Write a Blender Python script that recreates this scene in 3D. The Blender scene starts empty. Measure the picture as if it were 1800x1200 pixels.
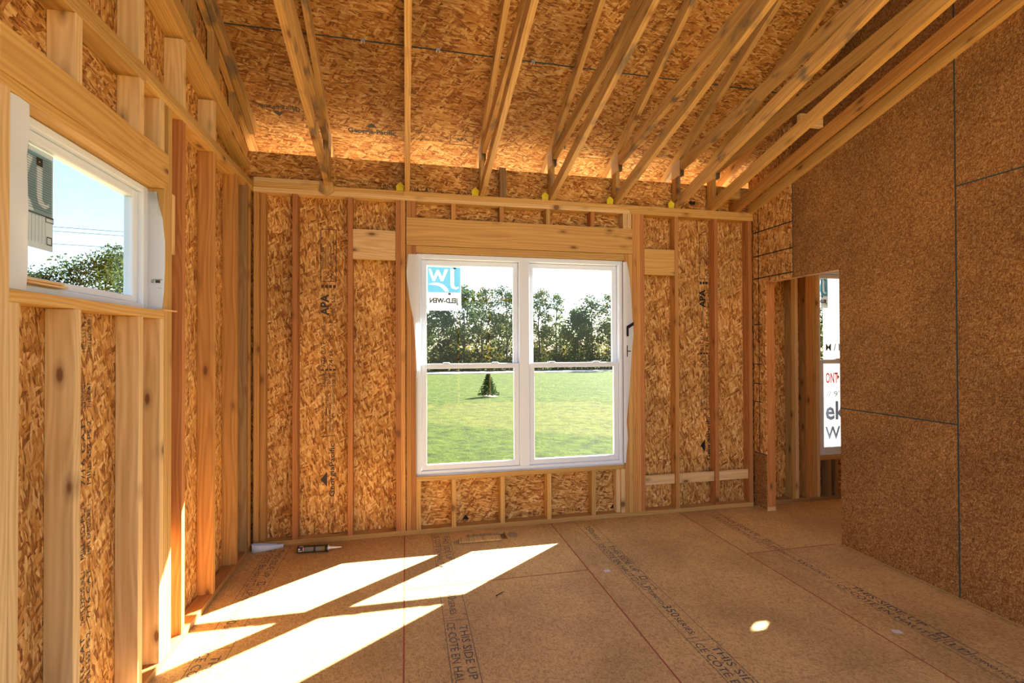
import bpy, bmesh, math, random
from mathutils import Matrix, Vector

random.seed(7)
sc = bpy.context.scene
COL = sc.collection

# ------------------------------------------------------------------ camera
yaw, pit, roll = 0.21504, 0.00885, -0.0031
cam_d = bpy.data.cameras.new('camera')
cam = bpy.data.objects.new('camera', cam_d)
COL.objects.link(cam)
fw = Vector((math.sin(yaw) * math.cos(pit), math.cos(yaw) * math.cos(pit), math.sin(pit)))
r0 = Vector((math.cos(yaw), -math.sin(yaw), 0))
u0 = r0.cross(fw)
rt = r0 * math.cos(roll) + u0 * math.sin(roll)
up = u0 * math.cos(roll) - r0 * math.sin(roll)
cam.matrix_world = Matrix(((rt.x, up.x, -fw.x, 0), (rt.y, up.y, -fw.y, 0), (rt.z, up.z, -fw.z, 1.5197), (0, 0, 0, 1)))
cam_d.sensor_width = 36
cam_d.lens = 853.55 / 1800 * 36
cam_d.clip_start = 0.05
cam_d.clip_end = 1000
sc.camera = cam

# ------------------------------------------------------------------ sky, sun, exposure
SUN = Vector((1.11, 0.837, 1.0)).normalized()
w = bpy.data.worlds.new('sky')
sc.world = w
w.use_nodes = True
nt = w.node_tree
bg = nt.nodes['Background']
sky = nt.nodes.new('ShaderNodeTexSky')
sky.sky_type = 'NISHITA'
sky.sun_disc = False
sky.sun_elevation = math.asin(SUN.z)
sky.sun_rotation = math.atan2(SUN.x, SUN.y)
sky.air_density = 1.0
sky.dust_density = 0.8
sky.ozone_density = 1.0
nt.links.new(sky.outputs[0], bg.inputs[0])
bg.inputs[1].default_value = 0.165
sun_d = bpy.data.lights.new('sun', 'SUN')
sun_d.energy = 26
sun_d.angle = math.radians(0.53)
sun_d.color = (1, 0.94, 0.84)
sun = bpy.data.objects.new('sun', sun_d)
COL.objects.link(sun)
sun.rotation_euler = SUN.to_track_quat('Z', 'Y').to_euler()
sun.location = (30, 25, 30)
sc.view_settings.view_transform = 'Standard'
sc.view_settings.look = 'None'
sc.view_settings.gamma = 1
sc.view_settings.use_curve_mapping = False
sc.view_settings.exposure = 1.36

# ------------------------------------------------------------------ material helpers
class NT:
    def __init__(s, name):
        s.m = bpy.data.materials.new(name)
        s.m.use_nodes = True
        s.t = s.m.node_tree
        s.b = s.t.nodes['Principled BSDF']
        s.out = s.t.nodes['Material Output']
    def n(s, kind, **kw):
        nd = s.t.nodes.new('ShaderNode' + kind)
        for k, v in kw.items():
            if k.startswith('i_'):
                nd.inputs[k[2:].replace('_', ' ')].default_value = v
            elif k[0] == 'i' and k[1:].isdigit():
                nd.inputs[int(k[1:])].default_value = v
            else:
                setattr(nd, k, v)
        return nd
    def l(s, a, b):
        s.t.links.new(a, b)
    def math(s, op, a, b=None, c=None):
        nd = s.n('Math', operation=op)
        for i, v in enumerate((a, b, c)):
            if v is None:
                continue
            if isinstance(v, (int, float)):
                nd.inputs[i].default_value = v
            else:
                s.l(v, nd.inputs[i])
        return nd.outputs[0]
    def ramp(s, fac, stops, interp='LINEAR'):
        nd = s.n('ValToRGB')
        nd.color_ramp.interpolation = interp
        e = nd.color_ramp.elements
        while len(e) > 1:
            e.remove(e[-1])
        e[0].position, e[0].color = stops[0][0], (*stops[0][1], 1)
        for p, c in stops[1:]:
            x = e.new(p)
            x.color = (*c, 1)
        s.l(fac, nd.inputs[0])
        return nd.outputs[0]
    def mix(s, fac, a, b, blend='MIX'):
        nd = s.n('MixRGB', blend_type=blend)
        for i, v in enumerate((fac, a, b)):
            if isinstance(v, (int, float)):
                nd.inputs[i].default_value = v
            elif isinstance(v, tuple):
                nd.inputs[i].default_value = (*v, 1)
            else:
                s.l(v, nd.inputs[i])
        return nd.outputs[0]
    def base(s, col, rough=0.7, spec=0.3):
        if isinstance(col, tuple):
            s.b.inputs['Base Color'].default_value = (*col, 1)
        else:
            s.l(col, s.b.inputs['Base Color'])
        s.b.inputs['Roughness'].default_value = rough
        s.b.inputs['Specular IOR Level'].default_value = spec
    def bump(s, h, dist, strength=1.0):
        b = s.n('Bump')
        b.inputs['Strength'].default_value = strength
        b.inputs['Distance'].default_value = dist
        s.l(h, b.inputs['Height'])
        s.l(b.outputs[0], s.b.inputs['Normal'])

def plain(name, col, rough=0.6, spec=0.3, metal=0.0):
    k = NT(name)
    k.base(col, rough, spec)
    k.b.inputs['Metallic'].default_value = metal
    return k.m

def m_osb(name, fw_, fl, stops, gain=1.0, fibre=0.35, spread=0.45, bump=0.0012):
    """oriented strand board: overlapping long flakes in the board's own plane (local X, Z)"""
    k = NT(name)
    tc = k.n('TexCoord')
    sp = k.n('SeparateXYZ')
    k.l(tc.outputs['Object'], sp.inputs[0])
    oi = k.n('ObjectInfo')
    off = k.math('MULTIPLY', oi.outputs['Random'], 37.0)
    cb = k.n('CombineXYZ')
    k.l(k.math('ADD', sp.outputs[0], off), cb.inputs[0])
    k.l(k.math('ADD', sp.outputs[2], off), cb.inputs[1])
    nz = k.n('TexNoise', noise_dimensions='2D', i_Scale=0.25 / fw_, i_Detail=1.0)
    k.l(cb.outputs[0], nz.inputs['Vector'])
    sub = k.n('VectorMath', operation='SUBTRACT')
    k.l(nz.outputs['Color'], sub.inputs[0])
    sub.inputs[1].default_value = (.5, .5, .5)
    scl = k.n('VectorMath', operation='SCALE')
    k.l(sub.outputs[0], scl.inputs[0])
    scl.inputs['Scale'].default_value = fl * 0.10
    add = k.n('VectorMath', operation='ADD')
    k.l(cb.outputs[0], add.inputs[0])
    k.l(scl.outputs[0], add.inputs[1])
    val = None
    for i, (a, sx) in enumerate(((0.12, 1.7), (-spread, 1.25), (spread * 1.2, 1.0), (-spread * 2.3, .8), (0.05, .62), (spread * .5, .40))):
        mp = k.n('Mapping', vector_type='TEXTURE')
        mp.inputs['Rotation'].default_value = (0, 0, a)
        mp.inputs['Scale'].default_value = (fw_ * sx, fl * sx, 1)
        mp.inputs['Location'].default_value = (3.7 * i, 1.3 * i, 0)
        k.l(add.outputs[0], mp.inputs['Vector'])
        vo = k.n('TexVoronoi', voronoi_dimensions='2D', i_Scale=1.0)
        k.l(mp.outputs[0], vo.inputs['Vector'])
        sc_ = k.n('SeparateColor')
        k.l(vo.outputs['Color'], sc_.inputs[0])
        nf = k.n('TexNoise', noise_dimensions='2D', i_Scale=5.0, i_Detail=2.0)
        mp2 = k.n('Mapping', vector_type='TEXTURE')
        mp2.inputs['Rotation'].default_value = (0, 0, a)
        mp2.inputs['Scale'].default_value = (fw_ * .5, fl * 1.6, 1)
        k.l(add.outputs[0], mp2.inputs['Vector'])
        k.l(mp2.outputs[0], nf.inputs['Vector'])
        v = k.math('ADD', sc_.outputs[0], k.math('MULTIPLY', k.math('SUBTRACT', nf.outputs[0], .5), fibre * 2))
        edge = k.math('MULTIPLY', k.math('GREATER_THAN', vo.outputs['Distance'], .60), .22)
        v = k.math('SUBTRACT', v, edge)
        if val is None:
            val = v
        else:
            m = k.math('GREATER_THAN', sc_.outputs[1], (0, .5, .55, .62, .66, .80)[i])
            mx = k.n('Mix')
            k.l(m, mx.inputs[0])
            k.l(val, mx.inputs[2])
            k.l(v, mx.inputs[3])
            val = mx.outputs[0]
    col = k.ramp(val, stops)
    ln = k.n('TexNoise', noise_dimensions='2D', i_Scale=1.7, i_Detail=3.0)
    k.l(cb.outputs[0], ln.inputs['Vector'])
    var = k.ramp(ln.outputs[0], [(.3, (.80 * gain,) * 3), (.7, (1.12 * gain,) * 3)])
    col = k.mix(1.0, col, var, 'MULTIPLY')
    k.base(col, .72, .25)
    k.bump(val, bump)
    return k.m

def m_wood(name, dark, light, knot=(.16, .06, .02), stain=0.0, var=.25, ring=150.0):
    """sawn softwood with the board's length along local Z: growth rings, fibre, knots"""
    k = NT(name)
    tc = k.n('TexCoord')
    oi = k.n('ObjectInfo')
    sp = k.n('SeparateXYZ')
    k.l(tc.outputs['Object'], sp.inputs[0])
    off = k.math('MULTIPLY', oi.outputs['Random'], 91.0)
    zz = k.math('ADD', sp.outputs[2], off)
    # wandering pith
    cz = k.n('CombineXYZ')
    k.l(zz, cz.inputs[2])
    n1 = k.n('TexNoise', i_Scale=0.9, i_Detail=1.0)
    k.l(cz.outputs[0], n1.inputs['Vector'])
    s1 = k.n('SeparateColor')
    k.l(n1.outputs['Color'], s1.inputs[0])
    dx = k.math('ADD', sp.outputs[0], k.math('MULTIPLY', k.math('SUBTRACT', s1.outputs[0], .5), .16))
    dy = k.math('ADD', sp.outputs[1], k.math('ADD', k.math('MULTIPLY', s1.outputs[1], .12), .0))
    r = k.math('SQRT', k.math('ADD', k.math('MULTIPLY', dx, dx), k.math('MULTIPLY', dy, dy)))
    cb = k.n('CombineXYZ')
    k.l(k.math('MULTIPLY', sp.outputs[0], 60), cb.inputs[0])
    k.l(k.math('MULTIPLY', sp.outputs[1], 60), cb.inputs[1])
    k.l(k.math('MULTIPLY', zz, 1.6), cb.inputs[2])
    nf = k.n('TexNoise', i_Scale=1.0, i_Detail=3.0)
    k.l(cb.outputs[0], nf.inputs['Vector'])
    ph = k.math('ADD', k.math('MULTIPLY', r, ring * 6.28 / 2.2), k.math('MULTIPLY', nf.outputs[0], 4.0))
    rg = k.math('MULTIPLY_ADD', k.math('SINE', ph), .5, .5)
    f = k.math('ADD', k.math('MULTIPLY', rg, .24), k.math('MULTIPLY', nf.outputs[0], .76))
    col = k.ramp(f, [(.22, dark), (.72, light)])
    # board to board variation
    vr = k.ramp(oi.outputs['Random'], [(0, (1 - var,) * 3), (1, (1 + var * .35, 1 + var * .3, 1 + var * .2))])
    col = k.mix(1.0, col, vr, 'MULTIPLY')
    # knots
    ck = k.n('CombineXYZ')
    k.l(k.math('MULTIPLY_ADD', sp.outputs[0], 9.0, off), ck.inputs[0])
    k.l(k.math('MULTIPLY', sp.outputs[1], 4.0), ck.inputs[1])
    k.l(k.math('MULTIPLY', zz, 3.6), ck.inputs[2])
    vk = k.n('TexVoronoi', i_Scale=1.0)
    k.l(ck.outputs[0], vk.inputs['Vector'])
    kn = k.ramp(vk.outputs['Distance'], [(.07, (.9, .9, .9)), (.12, (.35, .35, .35)), (.24, (0, 0, 0))])
    col = k.mix(kn, col, knot)
    if stain:
        ns = k.n('TexNoise', i_Scale=1.0, i_Detail=3.0)
        cs = k.n('CombineXYZ')
        k.l(k.math('MULTIPLY', sp.outputs[0], 8), cs.inputs[0])
        k.l(k.math('MULTIPLY', sp.outputs[1], 8), cs.inputs[1])
        k.l(k.math('MULTIPLY', zz, 5.0), cs.inputs[2])
        k.l(cs.outputs[0], ns.inputs['Vector'])
        st = k.ramp(ns.outputs[0], [(.56, (0, 0, 0)), (.68, (stain, stain, stain))])
        col = k.mix(st, col, (.12, .105, .085))
    k.base(col, .62, .3)
    k.bump(nf.outputs[0], .0006)
    return k.m

OSB_STOPS = [(-.0, (.19, .062, .011)), (.2, (.40, .165, .036)), (.5, (.55, .265, .068)), (.8, (.67, .37, .12)), (1.0, (.79, .54, .24))]
M = {}
M['osb'] = m_osb('osb_sheathing', .017, .085, OSB_STOPS, gain=1.12, fibre=.5)
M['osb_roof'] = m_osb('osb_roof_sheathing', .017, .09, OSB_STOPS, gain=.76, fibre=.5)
M['osb_fine'] = m_osb('osb_fine_flake', .0055, .021, [(.0, (.16, .058, .013)), (.3, (.30, .125, .032)), (.6, (.40, .18, .05)), (.85, (.50, .25, .08)), (1.0, (.62, .38, .15))], gain=.9, spread=.7)
M['subfloor'] = m_osb('subfloor_panel', .007, .022, [(.0, (.38, .225, .075)), (.3, (.56, .35, .130)), (.7, (.62, .40, .155)), (1.0, (.68, .46, .20))], fibre=.25, spread=.7, bump=.0003)
M['pale'] = m_wood('pale_pine', (.60, .37, .155), (.80, .57, .29), var=.12)
M['yellow'] = m_wood('yellow_pine', (.50, .275, .075), (.70, .43, .145))
M['red'] = m_wood('reddish_fir', (.38, .135, .038), (.60, .26, .085), ring=190)
M['orange'] = m_wood('orange_fir', (.42, .18, .045), (.64, .33, .10), ring=170)
M['truss'] = m_wood('truss_pine', (.40, .22, .07), (.62, .39, .145), stain=.75)
M['dark'] = m_wood('weathered_pine', (.22, .12, .05), (.38, .23, .10))
M['vinyl'] = plain('white_vinyl', (.76, .84, .96), .35, .4)
M['steel'] = plain('galvanised_steel', (.48, .47, .45), .4, .5, .85)
M['black'] = plain('black_print', (.012, .012, .013), .8)
M['ink'] = plain('grey_ink', (.055, .05, .045), .8)
M['floorink'] = plain('floor_ink', (.115, .10, .085), .8)
M['teal'] = plain('teal_edge_sealer', (.03, .055, .06), .8)
M['chalk'] = plain('red_chalk', (.34, .085, .04), .9)
M['yellowtag'] = plain('yellow_plastic', (.80, .66, .03), .5)
M['redink'] = plain('red_print', (.65, .05, .03), .7)
M['greyink'] = plain('wrap_grey_print', (.23, .26, .33), .7)
M['hole'] = plain('opening_shade', (.012, .010, .008), .9)  # near-black colour for the shade inside the floor opening
M['dust'] = plain('grey_dust', (.33, .25, .16), .95)

def m_sheet(name, col, trans=.5):
    k = NT(name)
    d = k.n('BsdfDiffuse')
    t = k.n('BsdfTranslucent')
    mx = k.n('MixShader')
    if isinstance(col, tuple):
        d.inputs[0].default_value = t.inputs[0].default_value = (*col, 1)
    mx.inputs[0].default_value = trans
    k.l(d.outputs[0], mx.inputs[1])
    k.l(t.outputs[0], mx.inputs[2])
    k.l(mx.outputs[0], k.out.inputs[0])
    return k.m
M['wrap'] = m_sheet('house_wrap', (.84, .89, .97), .3)
M['paper'] = m_sheet('sticker_paper', (.66, .70, .71), .22)
M['blue'] = m_sheet('sticker_blue', (.22, .60, .82), .4)
M['bluegrey'] = m_sheet('sticker_blue_grey', (.36, .52, .60), .45)

def m_glass():
    k = NT('window_glass')
    ge = k.n('NewGeometry')
    dt = k.n('VectorMath', operation='DOT_PRODUCT')
    k.l(ge.outputs['Incoming'], dt.inputs[0]); k.l(ge.outputs['Normal'], dt.inputs[1])
    c1 = k.math('SUBTRACT', 1.0, k.math('ABSOLUTE', dt.outputs['Value']))
    fr = k.math('MULTIPLY_ADD', k.math('POWER', c1, 5.0), .97, .018)   # Schlick reflectance of a thin pane
    tr = k.n('BsdfTransparent')
    tr.inputs[0].default_value = (.95, .97, .96, 1)
    gl = k.n('BsdfGlossy')
    gl.inputs['Roughness'].default_value = 0.0
    mx = k.n('MixShader')
    k.l(fr, mx.inputs[0])
    k.l(tr.outputs[0], mx.inputs[1])
    k.l(gl.outputs[0], mx.inputs[2])
    k.l(mx.outputs[0], k.out.inputs[0])
    return k.m
M['glass'] = m_glass()

# ------------------------------------------------------------------ object helpers
def link(name, me, mat=None, parent=None, mw=None):
    o = bpy.data.objects.new(name, me)
    COL.objects.link(o)
    if mat is not None and len(me.materials) == 0:
        me.materials.append(mat)
    if mw is not None:
        o.matrix_world = mw
    if parent is not None:
        o.parent = parent
        o.matrix_parent_inverse = root_mw(parent).inverted()
    return o

ROOTMW = {}
def root_mw(o):
    return ROOTMW.get(o.name, Matrix.Identity(4))

def tag(o, label=None, cat=None, group=None, kind=None):
    if label: o['label'] = label
    if cat: o['category'] = cat
    if group: o['group'] = group
    if kind: o['kind'] = kind
    return o

def empty(name, loc=(0, 0, 0)):
    o = bpy.data.objects.new(name, None)
    COL.objects.link(o)
    o.empty_display_size = .1
    mw = Matrix.Translation(loc)
    o.matrix_world = mw
    ROOTMW[o.name] = mw
    return o

BOXES = {}
def box_mesh(sx, sy, sz, mat, bev=.0015):
    key = (round(sx, 4), round(sy, 4), round(sz, 4), mat.name, bev)
    if key in BOXES:
        return BOXES[key]
    bm = bmesh.new()
    bmesh.ops.create_cube(bm, size=1)
    bmesh.ops.scale(bm, vec=(sx, sy, sz), verts=bm.verts)
    if bev:
        bmesh.ops.bevel(bm, geom=bm.edges[:], offset=min(bev, .3 * min(sx, sy, sz)), segments=1, affect='EDGES')
    me = bpy.data.meshes.new('board')
    bm.to_mesh(me)
    bm.free()
    me.materials.append(mat)
    BOXES[key] = me
    return me

def box(name, x0, x1, y0, y1, z0, z1, mat, parent=None, long=None, bev=.0015):
    """a board or panel; its local Z runs along `long` (default: longest side)"""
    if isinstance(mat, str): mat = M[mat]
    d = (x1 - x0, y1 - y0, z1 - z0)
    if long is None:
        long = 'xyz'[d.index(max(d))]
    c = Vector(((x0 + x1) / 2, (y0 + y1) / 2, (z0 + z1) / 2))
    if long == 'z':      # local x=world x, y=y, z=z
        me = box_mesh(d[0], d[1], d[2], mat, bev)
        R = Matrix.Identity(3)
        if d[0] < d[1]:  # wide face along y: local x = world y
            me = box_mesh(d[1], d[0], d[2], mat, bev)
            R = Matrix(((0, -1, 0), (1, 0, 0), (0, 0, 1)))
    elif long == 'x':    # local z = world x
        if d[2] >= d[1]:  # wide face vertical: local x = world z, local y = world y
            me = box_mesh(d[2], d[1], d[0], mat, bev)
            R = Matrix(((0, 0, 1), (0, -1, 0), (1, 0, 0)))
        else:            # local x = world y, local y = world z
            me = box_mesh(d[1], d[2], d[0], mat, bev)
            R = Matrix(((0, 0, 1), (1, 0, 0), (0, 1, 0)))
    else:                # local z = world y
        if d[2] >= d[0]:  # local x = world z, local y = world x
            me = box_mesh(d[2], d[0], d[1], mat, bev)
            R = Matrix(((0, 1, 0), (0, 0, 1), (1, 0, 0)))
        else:            # local x = world x, local y = -world z
            me = box_mesh(d[0], d[2], d[1], mat, bev)
            R = Matrix(((1, 0, 0), (0, 0, 1), (0, -1, 0)))
    return link(name, me, mat, parent, Matrix.Translation(c) @ R.to_4x4())

def bar(name, a, b, wid, thk, side, mat, parent=None, bev=.0015):
    """a board from a to b; `side` is the direction of its thickness"""
    if isinstance(mat, str): mat = M[mat]
    a, b = Vector(a), Vector(b)
    z = (b - a).normalized()
    y = Vector(side)
    y = (y - z * y.dot(z)).normalized()
    x = y.cross(z)
    R = Matrix((x, y, z)).transposed().to_4x4()
    return link(name, box_mesh(wid, thk, (b - a).length, mat, bev), mat, parent, Matrix.Translation((a + b) / 2) @ R)

def mesh_obj(name, verts, faces, mat, parent=None, smooth=False):
    if isinstance(mat, str): mat = M[mat]
    me = bpy.data.meshes.new(name)
    me.from_pydata([tuple(v) for v in verts], [], faces)
    me.update()
    if smooth:
        for p in me.polygons: p.use_smooth = True
    return link(name, me, mat, parent)

def from_bm(name, bm, mat, parent=None, smooth=False, mw=None):
    if isinstance(mat, str): mat = M[mat]
    me = bpy.data.meshes.new(name)
    bm.to_mesh(me)
    bm.free()
    if smooth:
        for p in me.polygons: p.use_smooth = True
    return link(name, me, mat, parent, mw)

def bm_box(bm, x0, x1, y0, y1, z0, z1):
    r = bmesh.ops.create_cube(bm, size=1)
    bmesh.ops.scale(bm, vec=(x1 - x0, y1 - y0, z1 - z0), verts=r['verts'])
    bmesh.ops.translate(bm, vec=((x0 + x1) / 2, (y0 + y1) / 2, (z0 + z1) / 2), verts=r['verts'])

class Print:
    """flat ink on a surface: lettering, rules and outlines collected into one mesh"""
    def __init__(s, origin, right, upv, lift=.0012):
        s.o, s.r, s.u = Vector(origin), Vector(right), Vector(upv)
        s.nrm = s.r.cross(s.u)
        s.v, s.f = [], []
        s.lift = lift
        s.mirror = False
    def P(s, x, y):
        n = -s.nrm if s.mirror else s.nrm
        return s.o + s.r * x + s.u * y + n * s.lift
    def poly(s, pts):
        i = len(s.v)
        s.v += [s.P(*p) for p in pts]
        s.f.append(list(range(i, i + len(pts))))
    def rect(s, x0, y0, x1, y1):
        s.poly([(x0, y0), (x1, y0), (x1, y1), (x0, y1)])
    def line(s, x0, y0, x1, y1, t):
        d = Vector((x1 - x0, y1 - y0)); n = Vector((-d.y, d.x)).normalized() * t / 2
        s.poly([(x0 - n.x, y0 - n.y), (x1 - n.x, y1 - n.y), (x1 + n.x, y1 + n.y), (x0 + n.x, y0 + n.y)])
    def frame(s, x0, y0, x1, y1, t):
        s.rect(x0, y0, x1, y0 + t); s.rect(x0, y1 - t, x1, y1)
        s.rect(x0, y0 + t, x0 + t, y1 - t); s.rect(x1 - t, y0 + t, x1, y1 - t)
    def text(s, body, x, y, size, fit=None, bold=0.0):
        cu = bpy.data.curves.new('t', 'FONT')
        cu.body = body
        cu.size = size
        cu.resolution_u = 2
        cu.offset = bold
        ob = bpy.data.objects.new('t', cu)
        COL.objects.link(ob)
        dg = bpy.context.evaluated_depsgraph_get()
        me = bpy.data.meshes.new_from_object(ob.evaluated_get(dg))
        xs = [v.co.x for v in me.vertices] or [0, 1]
        k = (fit / max(1e-6, max(xs) - min(xs))) if fit else 1.0
        i = len(s.v)
        x0 = min(xs)
        s.v += [s.P(x + (v.co.x - x0) * k, y + v.co.y) for v in me.vertices]
        s.f += [[j + i for j in p.vertices] for p in me.polygons]
        bpy.data.objects.remove(ob)
        bpy.data.curves.remove(cu)
        bpy.data.meshes.remove(me)
    def done(s, name, mat, parent, label=None):
        o = mesh_obj(name, s.v, s.f, mat, parent)
        if label: o['label'] = label
        return o

# ================================================================== dimensions (metres)
D = 4.005            # stud face of the back wall
DB = D + .089        # its sheathing
XL = -1.132          # stud face of the left wall
XLB = XL - .089
XR = 3.2185          # face of the right wall's boards
S = .4064            # stud spacing
X0 = -.4476
YF = -4.45           # wall behind the camera
YR = -.18            # ridge
HT = 2.772           # top of the plates
def z_roof(y):       # underside of the roof boards
    return 3.22 + .5 * (DB - y) if y > YR else 3.22 + .5 * (DB - YR) - .5 * (YR - y)
def z_bot(y):        # underside of the bottom chords
    return HT + .27 * (3.97 - y) if y > YR else HT + .27 * (3.97 - YR) - .27 * (YR - y)
XE = 5.05             # far end of the adjoining room

# ================================================================== floor
floor = tag(empty('floor'), kind='structure')
fx = [XLB, -.012, 1.208, 2.425, 3.645, 4.865, XE]
joints = [1.9, 3.12, 1.9, 3.11, 1.9, 3.12]
def hole_panel(x0, x1, y0, y1, hx0, hx1, hy0, hy1):
    bm = bmesh.new()
    for (a, b, c, d) in ((x0, x1, y0, hy0), (x0, x1, hy1, y1), (x0, hx0, hy0, hy1), (hx1, x1, hy0, hy1)):
        bm_box(bm, a, b, c, d, -.018, 0)
    bmesh.ops.remove_doubles(bm, verts=bm.verts, dist=1e-5)
    # local X, Z plane for the board texture
    mw = Matrix(((1, 0, 0, 0), (0, 0, 1, 0), (0, -1, 0, 0), (0, 0, 0, 1)))
    bmesh.ops.transform(bm, matrix=mw.inverted(), verts=bm.verts)
    return from_bm('floor_panel', bm, 'subfloor', floor, mw=mw)
g = .0016
for i in range(6):
    j = joints[i]
    ys = [YF, j - 2.438 * 2, j - 2.438, j, DB]
    ys = [y for y in ys if y >= YF]
    if ys[0] > YF: ys = [YF] + ys
    for a, b in zip(ys[:-1], ys[1:]):
        if b - a < .05: continue
        if i == 1 and b == DB:
            hole_panel(fx[i] + g, fx[i + 1] - g, a + g, b, .47, .785, 3.765, 3.915)
        else:
            box('floor_panel', fx[i] + g, fx[i + 1] - g, a + g, b - g, -.018, 0, 'subfloor', floor, long='y', bev=0)
box('floor_opening_shade', .46, .795, 3.755, 3.925, -.16, -.03, 'hole', floor, bev=0)  # near-black box standing in for shade inside the opening
box('floor_deck', XLB, XE, YF, DB, -.05, -.0185, 'dark', floor, bev=0)
for a in ((-.016, -.008, 2.0, 3.99), (1.204, 1.212, 1.6, 3.99), (2.421, 2.428, 1.4, 3.99)):
    box('chalk_line', a[0], a[1], a[2], a[3], .0002, .0008, 'chalk', floor, bev=0)
for a in ((.0, 1.206, 3.116, 3.123), (2.43, 3.21, 3.106, 3.112)):
    box('chalk_line', a[0], a[1], a[2], a[3], .0002, .0008, 'chalk', floor, bev=0)

def strip(x0, ystart, ymin=1.2, ymax=3.985, wd=.135):
    # text runs towards the camera (right = -Y), letter tops to +X
    pr = Print((x0, 0, 0), (0, -1, 0), (1, 0, 0), .0009)
    def seg(a, b): return a <= ymax and b >= ymin
    pr.rect(-ymax, 0, -ymin, .003); pr.rect(-ymax, wd - .003, -ymin, wd)
    for k in (-1, 0, 1):
        y = ystart + 1.27 * k
        def T(body, yy, oy, size, fit):
            if yy <= ymax and yy - fit >= ymin: pr.text(body, -yy, oy, size, fit)
        T('THIS SIDE UP', y - .06, .078, .062, .44)
        T('CE CÔTÉ EN HAUT', y - .02, .014, .062, .54)
        if ymin < y < ymax: pr.rect(-y, 0, -y + .003, wd); pr.rect(-y - .03, 0, -y - .027, wd * .5)
        for q, (bd, ox, sz, ft) in enumerate((('LP', .655, .062, .075), ('TOPNOTCH', .745, .045, .17), ('350', .925, .075, .12), ('SERIES', 1.055, .05, .155))):
            T(bd, y - ox, .042, sz, ft)
        yb = y - .62
        if ymin < yb < ymax:
            pr.rect(-yb, 0, -yb + .003, wd)
            pr.frame(-yb + .02 - .005, .03, -yb + .12, .115, .004)
        if ymin < yb + .03 < ymax: pr.frame(-yb - .055, .075, -yb - .012, .125, .008); pr.frame(-yb - .05, .015, -yb - .012, .06, .006)
    pr.done('stamp_lettering', 'floorink', floor, 'grey printed lettering strip on the subfloor boards')
strip(.202, 2.712)
strip(1.415, 3.52)
strip(2.64, 2.60, wd=.125)
strip(-1.008, 3.985, wd=.15)

# ================================================================== back wall
wb = tag(empty('wall_back'), kind='structure')
def stud_b(x, z0=.038, z1=HT - .076, mat='orange', name='stud', y0=D, wd=.038):
    return box(name, x, x + wd, y0, DB - .001, z0, z1, mat, wb, 'z')
box('bottom_plate', XL, XR - .012, D, DB - .001, 0, .038, 'yellow', wb)
box('bottom_plate', XR + .012, XE, D, DB - .001, 0, .038, 'dark', wb)
box('top_plate', XLB + .09, 1.96, D, DB - .001, HT - .076, HT - .0385, 'pale', wb)
box('top_plate', 1.962, XE, D, DB - .001, HT - .076, HT - .0385, 'yellow', wb)
box('top_plate', XLB + .09, -.02, D, DB - .001, HT - .038, HT, 'yellow', wb)
box('top_plate', -.018, XE, D, DB - .001, HT - .038, HT, 'yellow', wb)
box('top_plate', XL + .003, -.635, D + .002, DB - .004, HT + .0005, HT + .038, 'pale', wb)
stud_b(-1.128, mat='orange')
stud_b(-1.088, mat='orange', y0=D + .03)
stud_b(X0 - S, mat='red')
stud_b(X0, mat='red')
stud_b(-.0795, mat='red'); stud_b(-.041, mat='orange')
for x, m in ((.003, 'orange'), (.0415, 'red')):
    stud_b(x, .038, 2.335, m, 'jack_stud')
    stud_b(x, 2.562, HT - .076, m, 'cripple_stud')
for x, m in ((1.901, 'orange'), (1.9395, 'yellow')):
    stud_b(x, .038, 2.335, m, 'jack_stud')
box('cripple_stud', 1.89, 1.93, D, DB - .001, 2.562, HT - .076, 'pale', wb, 'z')
box('cripple_stud', 1.932, 1.972, D, DB - .001, 2.562, HT - .076, 'pale', wb, 'z')
for x, m in ((1.979, 'orange'), (2.0175, 'orange'), (2.056, 'red')):
    stud_b(x, mat=m)
stud_b(X0 + 7 * S, mat='orange'); stud_b(X0 + 8 * S, mat='red'); stud_b(3.166, mat='red')
box('header', .003, 1.977, D - .007, D + .031, 2.337, 2.5605, 'yellow', wb)
box('header', .003, 1.977, D + .05, DB - .001, 2.337, 2.5605, 'yellow', wb)
box('header_plate', .08, 1.90, D + .003, DB - .001, 2.279, 2.3345, 'yellow', wb)
box('sill_plate', .08, 1.90, D, DB - .001, .425, .463, 'yellow', wb)
for n, mu, ml in ((2, 'orange', 'yellow'), (3, 'orange', 'yellow'), (4, 'yellow', 'yellow'), (5, 'red', 'yellow')):
    stud_b(X0 + n * S, 2.562, HT - .076, mu, 'cripple_stud')
    stud_b(X0 + n * S, .038, .4245, ml, 'cripple_stud')
stud_b(.0805, .038, .4245, 'yellow', 'cripple_stud')
stud_b(1.862, .038, .4245, 'pale', 'cripple_stud')
stud_b(1.823, .038, .4245, 'pale', 'cripple_stud', y0=D + .02)
box('blocking_board', X0 + .039, -.081, D + .001, D + .039, 2.21, 2.447, 'pale', wb)
box('blocking_board', 2.096, X0 + 7 * S - .001, D + .001, D + .039, 2.156, 2.389, 'yellow', wb)
for a, b in ((2.096, X0 + 7 * S - .001), (X0 + 7 * S + .039, X0 + 8 * S - .001), (X0 + 8 * S + .039, 3.165)):
    box('bracing_board', a, b, D + .02, D + .039, .258, .347, 'pale', wb)
box('blocking', .775, .83, D + .01, D + .05, HT + .001, HT + .255, 'dark', wb, 'z')
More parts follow.
